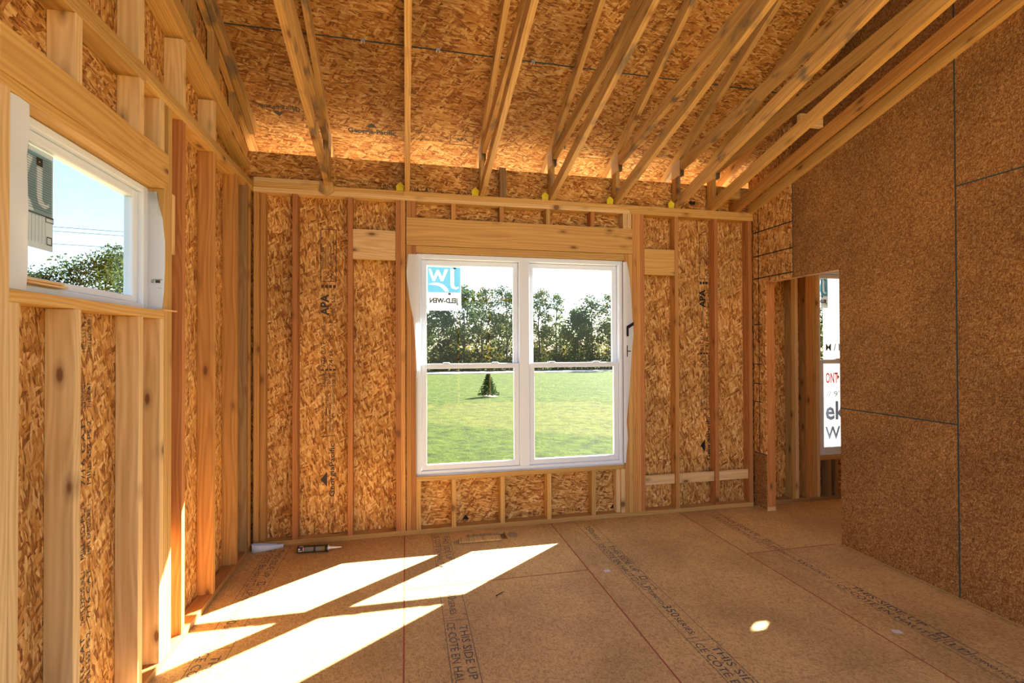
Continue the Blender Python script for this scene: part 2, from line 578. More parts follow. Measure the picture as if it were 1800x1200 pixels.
# framing of the same wall in the adjoining room
for x, m in ((3.335, 'red'), (3.635, 'yellow'), (3.674, 'pale'), (3.80, 'orange'), (3.8395, 'orange'), (3.879, 'yellow'), (3.918, 'pale')):
    stud_b(x, mat=m)
for x in (4.05, 4.13, 4.4, 4.8): stud_b(x, .038, .39, 'dark', 'cripple_stud')
box('sill_plate', 3.957, 4.93, D, DB - .001, .39, .428, 'yellow', wb)
box('header', 3.957, 4.93, D, DB - .001, 2.27, 2.5, 'yellow', wb)
for x in (4.93, 4.97): stud_b(x, mat='yellow')
# sheathing boards
def sh_b(x0, x1, z0, z1, long='z', mat='osb'):
    return box('sheathing_panel', x0 + .001, x1 - .001, DB, DB + .011, z0 + .001, z1 - .001, mat, wb, long, bev=0)
ZB = 3.035
sh_b(XLB, -.02, -.3, HT - .03); sh_b(-.02, .08, -.3, HT - .03)
sh_b(.08, 1.90, -.3, .46, 'x'); sh_b(.08, 1.90, 2.28, HT - .03, 'x')
sh_b(1.90, 2.43, -.3, HT - .03); sh_b(2.43, XR, -.3, HT - .03); sh_b(XR, 3.957, -.3, HT - .03)
sh_b(3.957, 4.93, -.3, .42, 'x'); sh_b(3.957, 4.93, 2.27, HT - .03, 'x'); sh_b(4.93, XE, -.3, HT - .03)
sh_b(XLB, .64, HT - .03, ZB, 'x'); sh_b(.64, 3.08, HT - .03, ZB, 'x'); sh_b(3.08, XE, HT - .03, ZB, 'x')
# prints on the sheathing
def col_stamp(x, ztop, mat, parent, heavy):
    # reads upwards: right = +Z, letter tops to -X ; origin at the column's right edge
    pr = Print((x + .13, DB - .0001, 0), (0, 0, 1), (-1, 0, 0), -.0012)
    pr.nrm = Vector((0, 1, 0))
    zt = ztop
    z = zt - .42
    pr.frame(z, .005, zt, .125, .005)
    for q in range(5):
        pr.text('RATED SHEATHING EXPOSURE 1'[: 26 - 3 * q], z + .12, .022 + q * .02, .018, .26 - .03 * q)
    pr.text('X', z + .02, .03, .06); pr.text('O', z + .055, .03, .05)
    for q in range(4): pr.rect(zt - .47, .01 + q * .03, zt - .445, .03 + q * .03)
    pr.text('APA', zt - .69, .065, .085, .17, bold=.003)
    pr.text('MILL 552', zt - .69, .015, .04, .17)
    pr.text('SIZED FOR SPACING', zt - .88, .085, .03, .16); pr.text('PS 2-18', zt - .88, .03, .04, .15)
    pr.text('7/16 CAT', zt - 1.1, .085, .05, .2); pr.text('24/16', zt - 1.1, .03, .05, .14)
    for q in range(4): pr.rect(zt - 1.13, .01 + q * .03, zt - 1.115, .03 + q * .03)
    pr.text('AUG18', zt - 1.24, .085, .04, .09); pr.text('2020', zt - 1.24, .05, .04, .09); pr.text('22:41', zt - 1.24, .01, .04, .09)
    pr.rect(zt - 1.252, .01, zt - 1.248, .125)
    for q in range(4):
        pr.text('STRENGTH AXIS THIS DIRECTION', zt - 1.62, .02 + q * .027, .022, .33 - .04 * (q % 2))
    pr.rect(zt - 1.65, .01, zt - 1.646, .125)
    pr.poly([(zt - 2.05, .075), (zt - 1.93, .075), (zt - 1.99, .125)])
    pr.text('GeorgiaPacific', zt - 2.13, .02, .055, .42, bold=.001)
    for q in range(2): pr.text('THIS SIDE DOWN SPACE 1/8 INCH', zt - 2.36, .02 + q * .03, .022, .22)
    return pr.done('stamp_lettering', mat, parent, 'black grade stamp lettering on the sheathing')
col_stamp(-.668, 2.455, M['ink'], wb, False)
col_stamp(2.70, 2.565, M['black'], wb, True)
pr = Print((0, DB, 0), (1, 0, 0), (0, 0, 1), .0012)
for body, x, z, s_, ft in (('de Allow', -.585, 2.86, .03, .10), ('SIZED FOR', -.585, 2.83, .02, .12), ('Ca Cdts Consumer', -.44, 2.848, .03, .22), ('Avg Qty 1 Face', -.40, 2.825, .02, .16), ('| JUL30 1', -.20, 2.815, .05, .16), ('7/16 CAT', .03, 2.805, .05, .18), ('PS 2', .26, 2.80, .03, .08), ('A APA', .42, 2.797, .04, .15)):
    pr.text(body, x, z, s_, ft)
pr.text('es', 2.60, 2.845, .06, .07, bold=.003)
pr.poly([(.46, .06), (.52, .06), (.49, .10)]); pr.poly([(1.79, .055), (1.85, .055), (1.82, .09)])
for body, x, z, s_, ft in (('| Georgia', .72, .06, .035, .1), ('STRENGTH AXIS', .93, .055, .03, .2), ('18 1', 1.20, .06, .04, .06), ('1 7/16 CAT', 1.36, .06, .045, .17)):
    pr.text(body, x, z, s_, ft)
pr.done('stamp_lettering', 'black', wb, 'black printed lettering along the sheathing edge')

# house wrap folded in around the window
def flap(name, left, right, mat, parent, y=D - .004, wave=.012):
    n = len(left)
    v, f = [], []
    for i in range(n):
        for j in range(4):
            t = j / 3
            x = left[i][0] * (1 - t) + right[i][0] * t
            z = left[i][1] * (1 - t) + right[i][1] * t
            v.append((x, y - wave * math.sin(t * 3.1) * (.5 + .5 * math.sin(i * 1.9 + 1)), z))
    for i in range(n - 1):
        for j in range(3):
            a = i * 4 + j
            f.append((a, a + 1, a + 5, a + 4))
    o = mesh_obj(name, v, f, mat, parent, True)
    return o
L_ = [(.018, 2.262), (.010, 2.17), (.004, 2.12), (.008, 2.05), (.03, 1.88), (.058, 1.74), (.075, 1.55), (.088, 1.33), (.082, 1.26)]
flap('house_wrap', L_, [(.10, z) for x, z in L_], 'wrap', wb)
R_ = [(1.925, 2.26), (1.95, 2.12), (1.965, 1.93), (1.985, 1.62), (1.968, 1.46), (1.945, 1.15), (1.915, .85), (1.925, .70), (1.905, .48)]
wr = flap('house_wrap', [(1.885, z) for x, z in R_], R_, 'wrap', wb)
pr = Print((0, D - .017, 0), (1, 0, 0), (0, 0, 1), .003)
pr.poly([(1.91, 1.60), (1.93, 1.60), (1.93, 1.67), (1.98, 1.70), (1.98, 1.73), (1.91, 1.69)])
pr.rect(1.912, 1.42, 1.920, 1.52); pr.rect(1.92, 1.465, 1.95, 1.473)
pr.done('printed_mark', 'black', wr)

# ================================================================== left wall
wl = tag(empty('wall_left'), kind='structure')
def stud_l(yfar, z0=.038, z1=HT - .076, mat='orange', name='stud', x1=XL):
    return box(name, XLB + .001, x1, yfar - .038, yfar, z0, z1, mat, wl, 'z')
def z_rake(y): return 2.842 + .27 * (3.894 - y)
box('bottom_plate', XLB + .001, XL, -1.05, D - .001, 0, .038, 'orange', wl)
box('bottom_plate', XLB + .001, XL, YF, -3.55, 0, .038, 'orange', wl)
box('top_plate', XLB + .001, XL, YF, 2.46, HT - .076, HT - .0385, 'yellow', wl)
box('top_plate', XLB + .001, XL, 2.462, D + .085, HT - .076, HT - .0385, 'yellow', wl)
box('top_plate', XLB + .001, XL, YF, D + .05, HT - .038, HT, 'yellow', wl)
for y, m in ((3.96, 'orange'), (3.895, 'dark'), (3.677, 'orange'), (3.274, 'orange'), (2.857, 'red'), (2.706, 'yellow')):
    stud_l(y, mat=m)
stud_l(2.667, .038, 2.278, 'yellow', 'jack_stud')
stud_l(2.627, .038, 1.6535, 'pale', 'cripple_stud')
stud_l(2.44, .038, 1.6535, 'pale', 'cripple_stud'); stud_l(2.021, .038, 1.6535, 'pale', 'cripple_stud')
stud_l(1.738, .038, 1.6535, 'pale', 'cripple_stud')
stud_l(1.6985, .038, 2.278, 'pale', 'jack_stud'); stud_l(1.659, mat='pale')
for y in (2.627, 2.44, 2.021): stud_l(y, 2.4575, HT - .076, 'pale', 'cripple_stud')
box('header', XL - .038, XL + .0005, 1.66, 2.667, 2.3175, 2.457, 'yellow', wl)
box('header', XLB + .001, XL - .05, 1.66, 2.667, 2.3175, 2.457, 'yellow', wl)
box('header_plate', XLB + .001, XL - .006, 1.66, 2.667, 2.279, 2.317, 'yellow', wl)
box('sill_plate', XLB + .001, XL, 1.70, 2.628, 1.654, 1.692, 'yellow', wl)
box('blocking', XLB + .03, XL - .002, 2.7065, 2.7435, 1.98, 2.28, 'pale', wl, 'z')
for y in (1.3, .9, .5, .1, -.3, -.7, -1.012, -3.55, -3.95, -4.3): stud_l(y, mat='orange')
box('header', XLB + .001, XL, -3.6, -1.0, 2.25, 2.45, 'yellow', wl)
# sloping gable framing above the plates
for y, m in ((3.274, 'pale'), (2.857, 'pale'), (2.44, 'pale'), (2.021, 'yellow'), (1.6, 'yellow'), (1.2, 'yellow'), (.4, 'yellow'), (-.4, 'yellow')):
    zt = z_rake(y) if y > YR else z_rake(2 * YR - y)
    stud_l(y, HT + .001, zt - .002, m, 'gable_stud')
xm = (XL + XLB) / 2
def rake(y0, y1, dz, h, wd, xc, mat):
    for (a, b) in ((y0, y1),):
        bar('rake_plate', (xc, a, z_rake(a) + dz + h / 2), (xc, b, z_rake(b) + dz + h / 2), h * .965, wd, (1, 0, 0), mat, wl)
rake(3.90, YR, 0, .038, .088, xm, 'yellow')
rake(2.90, YR, .0395, .085, .088, xm + .016, 'yellow')
rake(3.86, 2.905, .0395, .085, .080, xm + .010, 'yellow')
bar('rake_plate', (xm, YR, z_rake(YR) + .02), (xm, 2 * YR - 3.9, z_rake(3.9) + .02), .038, .088, (1, 0, 0), 'yellow', wl)
# gable truss standing on it
for y in (3.72, 3.35, 3.0, 2.6, 2.2, 1.8):
    z0 = z_rake(y) + .14
    z1 = z_roof(y) - .10
    if z1 > z0 + .03: box('gable_stud', XLB + .01, XLB + .05, y, y + .088, z0, z1, 'truss', wl, 'z')
bar('gable_chord', (XLB + .03, 4.5, z_roof(4.5) - .055), (XLB + .03, YR, z_roof(YR) - .055), .089, .04, (1, 0, 0), 'truss', wl)
bar('gable_chord', (XLB + .075, 4.06, z_roof(4.06) - .055), (XLB + .075, YR, z_roof(YR) - .055), .089, .04, (1, 0, 0), 'truss', wl)
# sheathing
def sh_l(y0, y1, z0, z1, long='z'):
    return box('sheathing_panel', XLB - .011, XLB, y0 + .001, y1 - .001, z0 + .001, z1 - .001, 'osb', wl, long, bev=0)
sh_l(2.667, 3.45, -.3, HT - .02); sh_l(3.45, DB + .011, -.3, HT - .02)
sh_l(1.70, 2.667, -.3, 1.69); sh_l(1.70, 2.667, 2.279, HT - .02, 'y')
sh_l(.5, 1.70, -.3, HT - .02)
def gable_panel(y0, y1):
    n = 6
    v, f = [], []
    ys = [y0 + (y1 - y0) * i / n for i in range(n + 1)]
    if y0 < YR < y1: ys[min(range(n + 1), key=lambda i: abs(ys[i] - YR))] = YR
    c = Vector((XLB - .0055, (y0 + y1) / 2, HT))
    for sgn in (-1, 1):
        for y in ys:
            # local x = world y, local y = -world x ... kept in the board's own frame below
            v.append((y - c.y, sgn * .0055, HT - .018 - c.z)); v.append((y - c.y, sgn * .0055, z_roof(y) - .004 - c.z))
    m_ = 2 * (n + 1)
    for i in range(n):
        a = 2 * i
        f.append((a, a + 2, a + 3, a + 1)); f.append((m_ + a, m_ + a + 1, m_ + a + 3, m_ + a + 2))
    me = bpy.data.meshes.new('sheathing_panel')
    me.from_pydata(v, [], f)
    return link('sheathing_panel', me, M['osb'], wl, Matrix.Translation(c) @ Matrix(((0, -1, 0, 0), (1, 0, 0, 0), (0, 0, 1, 0), (0, 0, 0, 1))))
gable_panel(2.2, DB + .3); gable_panel(.5, 2.2)
pr = Print((XLB, 0, 0), (0, 1, 0), (0, 0, 1), .0012)
pr = Print((XLB, 2.06, 0), (0, 0, 1), (0, -1, 0), .0012)
pr.nrm = Vector((1, 0, 0))
for q, (a, b) in enumerate(((1.50, .14), (1.28, .10), (.98, .25), (.7, .2), (.45, .2), (.2, .2))):
    for r_ in range(3):
        pr.text(('7/16 CAT', 'MILL 552 PS 2', '24/16 EXPOSURE 1')[(q + r_) % 3], a, -.11 - r_ * .035, .034, b)
pr.done('stamp_lettering', 'ink', wl, 'faint grade stamp lettering on the sheathing')
# house wrap around the small window
v, f = [], []
edge = [(2.02, 0.0), (2.05, .0), (2.14, .004), (2.22, .010), (2.279, .018)]
zs = [1.694, 1.78, 1.90, 2.02, 2.13, 2.20, 2.262]
cut = [.012, .004, .0, .0, .010, .026, .044]
for z, c_ in zip(zs, cut):
    v += [(XLB - .01, 2.6265, z), (XL - .03, 2.626, z), (XL + .004 - c_, 2.625, z)]
for i in range(len(zs) - 1):
    a = i * 3
    f += [(a, a + 1, a + 4, a + 3), (a + 1, a + 2, a + 5, a + 4)]
wf = mesh_obj('house_wrap', v, f, 'wrap', wl, True)
pr = Print((0, 2.6235, 0), (1, 0, 0), (0, 0, 1), .001)
pr.rect(XL - .05, 1.84, XL - .005, 1.842); pr.rect(XL - .035, 1.825, XL - .015, 1.838); pr.frame(XL - .052, 1.825, XL - .043, 1.836, .002); pr.rect(XL - .025, 1.80, XL - .008, 1.801)
pr.done('printed_mark', 'ink', wf)
v = []
for i in range(8):
    z = 1.694 + (2.276 - 1.694) * i / 7
    for j in range(3):
        v.append((XL - .012 + .004 * math.sin(i * 1.7 + j * 2), 1.702 + .042 * j + (.006 * math.sin(i * 2.1) if j == 2 else 0), z))
f = [(i * 3 + j, i * 3 + j + 1, i * 3 + j + 4, i * 3 + j + 3) for i in range(7) for j in range(2)]
mesh_obj('house_wrap', v, f, 'wrap', wl, True)

# ================================================================== right wall
wr_ = tag(empty('wall_right'), kind='structure')
def sh_r(y0, y1, z0, z1, long='z', mat='osb_fine'):
    gp = .0022
    return box('wall_panel', XR, XR + .0115, y0 + gp, y1 - gp, z0 + gp, z1 - gp, mat, wr_, long, bev=0)
YD0, YD1, ZD = 3.072, 3.852, 2.095
V1, V2 = 3.52, 2.268
def top_panel(y0, y1, z0, mat='osb_fine'):
    n = 5
    gp = .0022
    ys = [y0 + gp + (y1 - y0 - 2 * gp) * i / n for i in range(n + 1)]
    if y0 < YR < y1: ys[min(range(1, n), key=lambda i: abs(ys[i] - YR))] = YR
    c = Vector((XR + .00575, (y0 + y1) / 2, z0))
    v, f = [], []
    for sgn in (-1, 1):
        for y in ys:
            v.append((y - c.y, sgn * .00575, gp)); v.append((y - c.y, sgn * .00575, z_roof(y) - .01 - c.z))
    m_ = 2 * (n + 1)
    for i in range(n):
        a = 2 * i
        f.append((a, a + 2, a + 3, a + 1)); f.append((m_ + a, m_ + a + 1, m_ + a + 3, m_ + a + 2))
    me = bpy.data.meshes.new('wall_panel')
    me.from_pydata(v, [], f)
    return link('wall_panel', me, M[mat], wr_, Matrix.Translation(c) @ Matrix(((0, -1, 0, 0), (1, 0, 0, 0), (0, 0, 1, 0), (0, 0, 0, 1))))
sh_r(V2, YD0, .012, 1.04)
# tall panel notched over the doorway
bm = bmesh.new()
bm_box(bm, XR, XR + .0115, V2 + .0022, YD0, 1.0422, ZD)
bm_box(bm, XR, XR + .0115, V2 + .0022, V1 - .0022, ZD, 3.47)
mwp = Matrix.Translation((XR, 2.9, 2.2)) @ Matrix(((0, -1, 0, 0), (1, 0, 0, 0), (0, 0, 1, 0), (0, 0, 0, 1)))
bmesh.ops.transform(bm, matrix=mwp.inverted(), verts=bm.verts)
from_bm('wall_panel', bm, 'osb_fine', wr_, mw=mwp)
top_panel(V2, V1, 3.47)
bm = bmesh.new()
bm_box(bm, XR, XR + .0115, V1 + .0022, D - .001, ZD, 2.93)
bm_box(bm, XR, XR + .0115, YD1, D - .001, .517, ZD)
bmesh.ops.transform(bm, matrix=mwp.inverted(), verts=bm.verts)
from_bm('wall_panel', bm, 'osb', wr_, mw=mwp)
sh_r(YD1, D, .012, .515)
top_panel(V1, D + .06, 2.93, 'osb')
sh_r(V2 - 1.22, V2, .012, 2.466); top_panel(V2 - 1.22, V2, 2.466)
# dark sealed edges show in the joints
for a in ((V2 - .004, V2 + .004, .012, 3.9), (V1 - .004, V1 + .004, ZD, 2.93)):
    box('panel_edge', XR - .0008, XR + .011, a[0], a[1], a[2], a[3], 'teal', wr_, bev=0)
for a in ((V2, YD0, 1.036, 1.044), (V2 - 1.22, V2, 2.462, 2.470), (YD1, D - .001, .511, .519)):
    box('panel_edge', XR - .0008, XR + .011, a[0], a[1], a[2], a[3], 'teal', wr_, bev=0)
# nailing lines marked on the narrow board beside the doorway
pr = Print((XR, 0, 0), (0, -1, 0), (0, 0, 1), .0012)
pr.rect(-3.937, .52, -3.929, 2.90)
for z in (2.575, 2.35, 2.142): pr.rect(-4.0, z - .005, -V1 - .004, z + .005)
for z in (1.71, 1.34, 1.16, .99): pr.rect(-4.0, z - .004, -3.90, z + .004)
pr.done('marking_line', 'black', wr_, 'black nailing lines on the narrow board')
# framing behind the boards
def stud_r(y, z0=.038, z1=HT - .076, mat='red', name='stud'):
    return box(name, XR + .012, XR + .101, y, y + .038, z0, z1, mat, wr_, 'z')
stud_r(3.853, 0.038, HT - .076, 'red'); stud_r(3.034, .038, HT - .076, 'pale')
box('bottom_plate', XR + .012, XR + .101, 3.853, D - .001, 0, .0375, 'pale', wr_)
YW = V2 - 1.22      # partition cut short out of view so sun bounce gets in
box('bottom_plate', XR + .012, XR + .101, YW, 3.071, 0, .0375, 'yellow', wr_)
box('header', XR + .012, XR + .101, YD0 + .001, YD1, ZD + .003, ZD + .24, 'pale', wr_)
box('top_plate', XR + .012, XR + .101, YW, D - .001, HT - .076, HT, 'yellow', wr_)
for y in (2.6, 2.2, 1.8, 1.4, 1.05): stud_r(y, mat='yellow')
# sloping boards fixed along the top of it
bar('rake_plate', (XR - .0195, 4.03, z_bot(4.03) + .045), (XR - .0195, YR, z_bot(YR) + .045), .086, .038, (1, 0, 0), 'yellow', wr_)

# ================================================================== wall behind the camera, adjoining room
wf_ = tag(empty('wall_front'), kind='structure')
# unseen wall left as open framing to let sky light in
x = XL
while x < XR:
    box('stud', x, x + .038, YF, YF + .089, .038, HT - .076, 'yellow', wf_, 'z')
    x += 2 * S
box('top_plate', XLB, XR, YF, YF + .089, HT - .076, HT, 'yellow', wf_)
box('bottom_plate', XLB, XR, YF, YF + .089, 0, .038, 'yellow', wf_)
wa = tag(empty('wall_adjoining'), kind='structure')
box('sheathing_panel', XE, XE + .011, 1.9, DB, -.3, 3.2, 'osb', wa, 'z', bev=0)
box('sheathing_panel', XR + .102, XE, 1.889, 1.9, 0, 4.28, 'osb', wa, 'z', bev=0)
for y in (3.5, 3.1, 2.7, 2.3): box('stud', XE - .09, XE - .001, y, y + .038, .038, 2.7, 'yellow', wa, 'z')

# ================================================================== roof boards (ceiling)
ce = tag(empty('ceiling'), kind='structure')
sl = math.hypot(1, .5)
nrm = Vector((0, .5, 1)).normalized()
def roof_panel(x0, x1, ya, yb, flip=False):
    a = Vector((0, ya, z_roof(ya))); b = Vector((0, yb, z_roof(yb)))
    d = (b - a).normalized()
    n_ = Vector((0, -.5 if flip else .5, 1)).normalized()
    c = (a + b) / 2 + n_ * .0056
    c.x = (x0 + x1) / 2
    ln = (b - a).length
    # local x = slope, local y = normal, local z = world x
    x = d; z = Vector((1, 0, 0)); y = z.cross(x)
    R = Matrix((x, y, z)).transposed().to_4x4()
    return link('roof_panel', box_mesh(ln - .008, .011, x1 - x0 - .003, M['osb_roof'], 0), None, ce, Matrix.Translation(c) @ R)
courses = [4.56]
y = 3.385
while y > YR:
    courses.append(y); y -= 1.219 / sl
courses.append(YR)
for i, (a, b) in enumerate(zip(courses[:-1], courses[1:])):
    xs = [XLB - .3, 1.22, 3.66, XE + .2] if i % 2 == 0 else [XLB - .3, 0.0, 2.44, 4.88, XE + .2]
    for p, q in zip(xs[:-1], xs[1:]): roof_panel(p, q, a, b)
back = [2 * YR - c for c in courses]
# unseen rear slope left unboarded, bare trusses, so sky light brightens the room
box('panel_edge', XLB, XE, 3.3815, 3.3885, z_roof(3.385) - .003, z_roof(3.385) + .006, 'teal', ce, bev=0)
for x in (-.28, .22, .9, 1.5):
    bm = bmesh.new()
    bm_box(bm, x - .012, x + .012, 3.37, 3.374, z_roof(3.385) - .008, z_roof(3.385) + .006)
    bm_box(bm, x - .012, x - .008, 3.37, 3.40, z_roof(3.385) - .012, z_roof(3.385) + .002)
    bm_box(bm, x + .008, x + .012, 3.37, 3.40, z_roof(3.385) - .012, z_roof(3.385) + .002)
    from_bm('panel_clip', bm, 'steel', ce)
box('fascia', XLB - .3, XE + .2, 4.56, 4.598, z_roof(4.56) - .10, z_roof(4.56) + .01, 'pale', ce)
# prints on the roof boards: plane frame
e1 = Vector((1, 0, 0)); e2 = Vector((0, -1, .5)).normalized()
def roof_print(y, flip=False):
    o = Vector((0, y, z_roof(y)))
    p_ = Print(o, -e1 if flip else e1, -e2 if flip else e2, -.0012)
    p_.nrm = nrm
    return p_
pr = roof_print(4.06)
pr.text('Georgia-Pacific', -.45, 0, .06, .37, bold=.002); pr.poly([(-.31, .06), (-.22, .06), (-.265, .10)])
for q in range(3): pr.text('RATED SHEATHING 24/16', -.05 + .28 * (q % 2), .05 - .035 * q, .022, .24)
pr.text('SPAN RATED', .12, -.02, .022, .2); pr.frame(.36, -.04, .56, .06, .004); pr.text('APA', .41, .0, .05, .1)
for q in range(3): pr.text('STRENGTH AXIS THIS DIRECTION', 1.5, .04 - .035 * q, .022, .3)
pr.text('APA', 1.25, .02, .06, .12, bold=.003); pr.frame(1.48, -.06, 1.83, .07, .004); pr.text('EXPOSURE 1', 2.15, .02, .04, .28); pr.text('MILL 552', 2.5, 0, .04, .3); pr.text('7/16 CAT', 2.85, .0, .05, .25)
pr.done('stamp_lettering', 'ink', ce, 'black lettering printed on the roof boards')
pr = roof_print(3.90, True)
pr.text('Georgia-Pacific', .78, 0, .05, .30, bold=.001); pr.poly([(.90, .05), (.98, .05), (.94, .09)]);
for q in range(3): pr.text('RATED SHEATHING', 1.09, .03 - .03 * q, .02, .15)
pr.done('stamp_lettering', 'ink', ce, 'upside-down black lettering printed on the roof boards')

# ================================================================== roof trusses
ORD = ['first', 'second', 'third', 'fourth', 'fifth', 'sixth', 'seventh', 'eighth']
def truss(x, label, full=True, t=.038, matn='truss', web=True, tagc=False):
    r = tag(empty('roof_truss', (x, DB, HT)), label, 'truss', 'roof trusses')
    sd = (1, 0, 0)
    bar('bottom_chord', (x, 4.085, z_bot(4.085) + .052), (x, YR, z_bot(YR) + .046), .089, t, sd, matn, r)
    bar('top_chord', (x, 4.555, z_roof(4.555) - .051), (x, YR, z_roof(YR) - .051), .089, t, sd, matn, r)
    if web:
        box('heel_post', x - t / 2 + .0005, x + t / 2 - .0005, 3.985, 4.073, HT + .0005, z_roof(4.03) - .10, matn, r, 'z')
        bar('web', (x + .0005, 3.93, 3.14), (x + .0005, 2.05, z_bot(2.05) + .125), .089, t - .002, sd, matn, r)
        bar('web', (x, 1.95, z_bot(1.95) + .10), (x, 1.35, z_roof(1.35) - .10), .089, t - .002, sd, matn, r)
        for s_ in (-1, 1):
            xx = x + s_ * (t / 2 + .0008)
            bm = bmesh.new()
            bm_box(bm, xx - .0007, xx + .0007, 3.93, 4.075, 3.05, 3.19)
            for q in range(5):
                for k in range(3):
                    bm_box(bm, xx - .0016, xx + .0016, 3.94 + .028 * q, 3.944 + .028 * q, 3.065 + .04 * k, 3.09 + .04 * k)
            from_bm('connector_plate', bm, 'steel', r)
    if full:
        bar('bottom_chord', (x, YR - .001, z_bot(YR) + .046), (x, YF + .05, z_bot(YF) + .06), .089, t, sd, matn, r)
        bar('top_chord', (x, YR - .001, z_roof(YR) - .051), (x, YF - .35, z_roof(YF - .35) - .051), .089, t, sd, matn, r)
        box('king_post', x - t / 2 + .001, x + t / 2 - .001, YR - .045, YR + .044, z_bot(YR) + .09, z_roof(YR) - .12, matn, r, 'z')
    if tagc:
        v = [(0, 0, 0), (.055, 0, .004), (.06, 0, .045), (.028, 0, .075), (-.005, 0, .04)]
        dx, yy = x - .085, D + .012
        vv = [(dx + a, yy + .006 * (i % 2), HT + .001 + c) for i, (a, b, c) in enumerate(v)]
        vv += [(a, b + .0015, c) for a, b, c in vv]
        fs = [(0, 1, 2, 3, 4), (9, 8, 7, 6, 5)] + [(i, i + 5, (i + 1) % 5 + 5, (i + 1) % 5) for i in range(5)]
        mesh_obj('plastic_tag', vv, fs, 'yellowtag', r)['label'] = 'bright yellow plastic tag'
    return r
base = 'scissor roof truss of pale boards, %s from the stud wall with the small high window'
t1 = truss(-.60, base % 'first')
# the nailed-on scrap at the first truss heel
v = [(-.66, D - .004, HT - .045), (-.60, D - .004, HT - .085), (-.545, D - .004, HT - .04), (-.56, D - .004, HT + .03), (-.64, D - .004, HT + .03)]
v += [(a, b - .012, c) for a, b, c in v]
mesh_obj('heel_block', v, [(0, 1, 2, 3, 4), (9, 8, 7, 6, 5)] + [(i, (i + 1) % 5, (i + 1) % 5 + 5, i + 5) for i in range(5)], 'truss', t1)
for i, x in enumerate((.012, .625, 1.232, 1.832, 2.43)):
    truss(x, base % ORD[i + 1], tagc=True)
truss(2.795, base % ORD[6], matn='yellow')
truss(3.04, 'scissor roof truss of reddish boards right beside the fine-flaked board wall', matn='orange', web=False)
for x in (3.66, 4.27, 4.88):
    truss(x, 'scissor roof truss above the room beyond the doorway', web=False)
box('truss_blocking', 2.82, 3.015, 3.00, 3.038, z_bot(3.02) + .10, z_bot(3.02) + .185, 'pale', ce)
box('truss_blocking', 2.82, 3.19, 3.93, 3.968, HT + .10, HT + .185, 'yellow', ce)

# ================================================================== windows
def ring(bm, x0, x1, z0, z1, y0, y1, l, r, b, t):
    bm_box(bm, x0, x0 + l, y0, y1, z0, z1)
    bm_box(bm, x1 - r, x1, y0, y1, z0, z1)
    bm_box(bm, x0 + l, x1 - r, y0, y1, z0, z0 + b)
    bm_box(bm, x0 + l, x1 - r, y0, y1, z1 - t, z1)

def bevel_all(bm, w=.0025):
    bmesh.ops.bevel(bm, geom=bm.edges[:], offset=w, segments=1, affect='EDGES')

def hung_unit(root, x0, x1, z0, z1, zm):
    """upper (outer) and lower (inner) sash inside a frame opening"""
    yi, ym, yo = 4.04, 4.072, 4.104
    for (nm, a, b, y0, y1, bt, tp) in (('lower_sash', z0, zm + .022, yi, ym, .045, .040), ('upper_sash', zm - .022, z1, ym + .002, yo, .040, .042)):
        bm = bmesh.new()
        ring(bm, x0 + .001, x1 - .001, a + .001, b - .001, y0, y1, .043, .043, bt, tp)
        bevel_all(bm)
        s_ = from_bm(nm, bm, 'vinyl', root)
        yc = (y0 + y1) / 2
        box('pane', x0 + .04, x1 - .04, yc - .002, yc + .002, a + bt - .004, b - tp + .004, 'glass', s_, bev=0)
        if nm == 'lower_sash':
            for q in (.25, .75):
                xc = x0 + (x1 - x0) * q
                bm = bmesh.new()
                bm_box(bm, xc - .03, xc + .03, yi + .002, ym - .004, b - .0008, b + .010)
                bmesh.ops.bevel(bm, geom=bm.edges[:], offset=.004, segments=2, affect='EDGES')
                from_bm('sash_lock', bm, 'vinyl', s_)
    return

w1 = tag(empty('window_1'), kind='structure')
bm = bmesh.new()
ring(bm, .083, 1.897, .466, 2.276, 4.03, 4.13, .040, .040, .034, .040)
bm_box(bm, .945, 1.035, 4.03, 4.13, .50, 2.236)
bevel_all(bm, .004)
from_bm('frame', bm, 'vinyl', w1)
hung_unit(w1, .1235, .9445, .5005, 2.2355, 1.352)
hung_unit(w1, 1.0355, 1.8565, .5005, 2.2355, 1.352)
pr = Print((.10, 4.012, .4635), (1, 0, 0), (0, -.0, 1), .0)
v = [(.085, 4.008, .4645), (1.895, 4.008, .4645), (1.895, 4.03, .474), (.085, 4.03, .474)]
fl_ = mesh_obj('sill_flashing', v, [(0, 1, 2, 3)], 'wrap', w1)

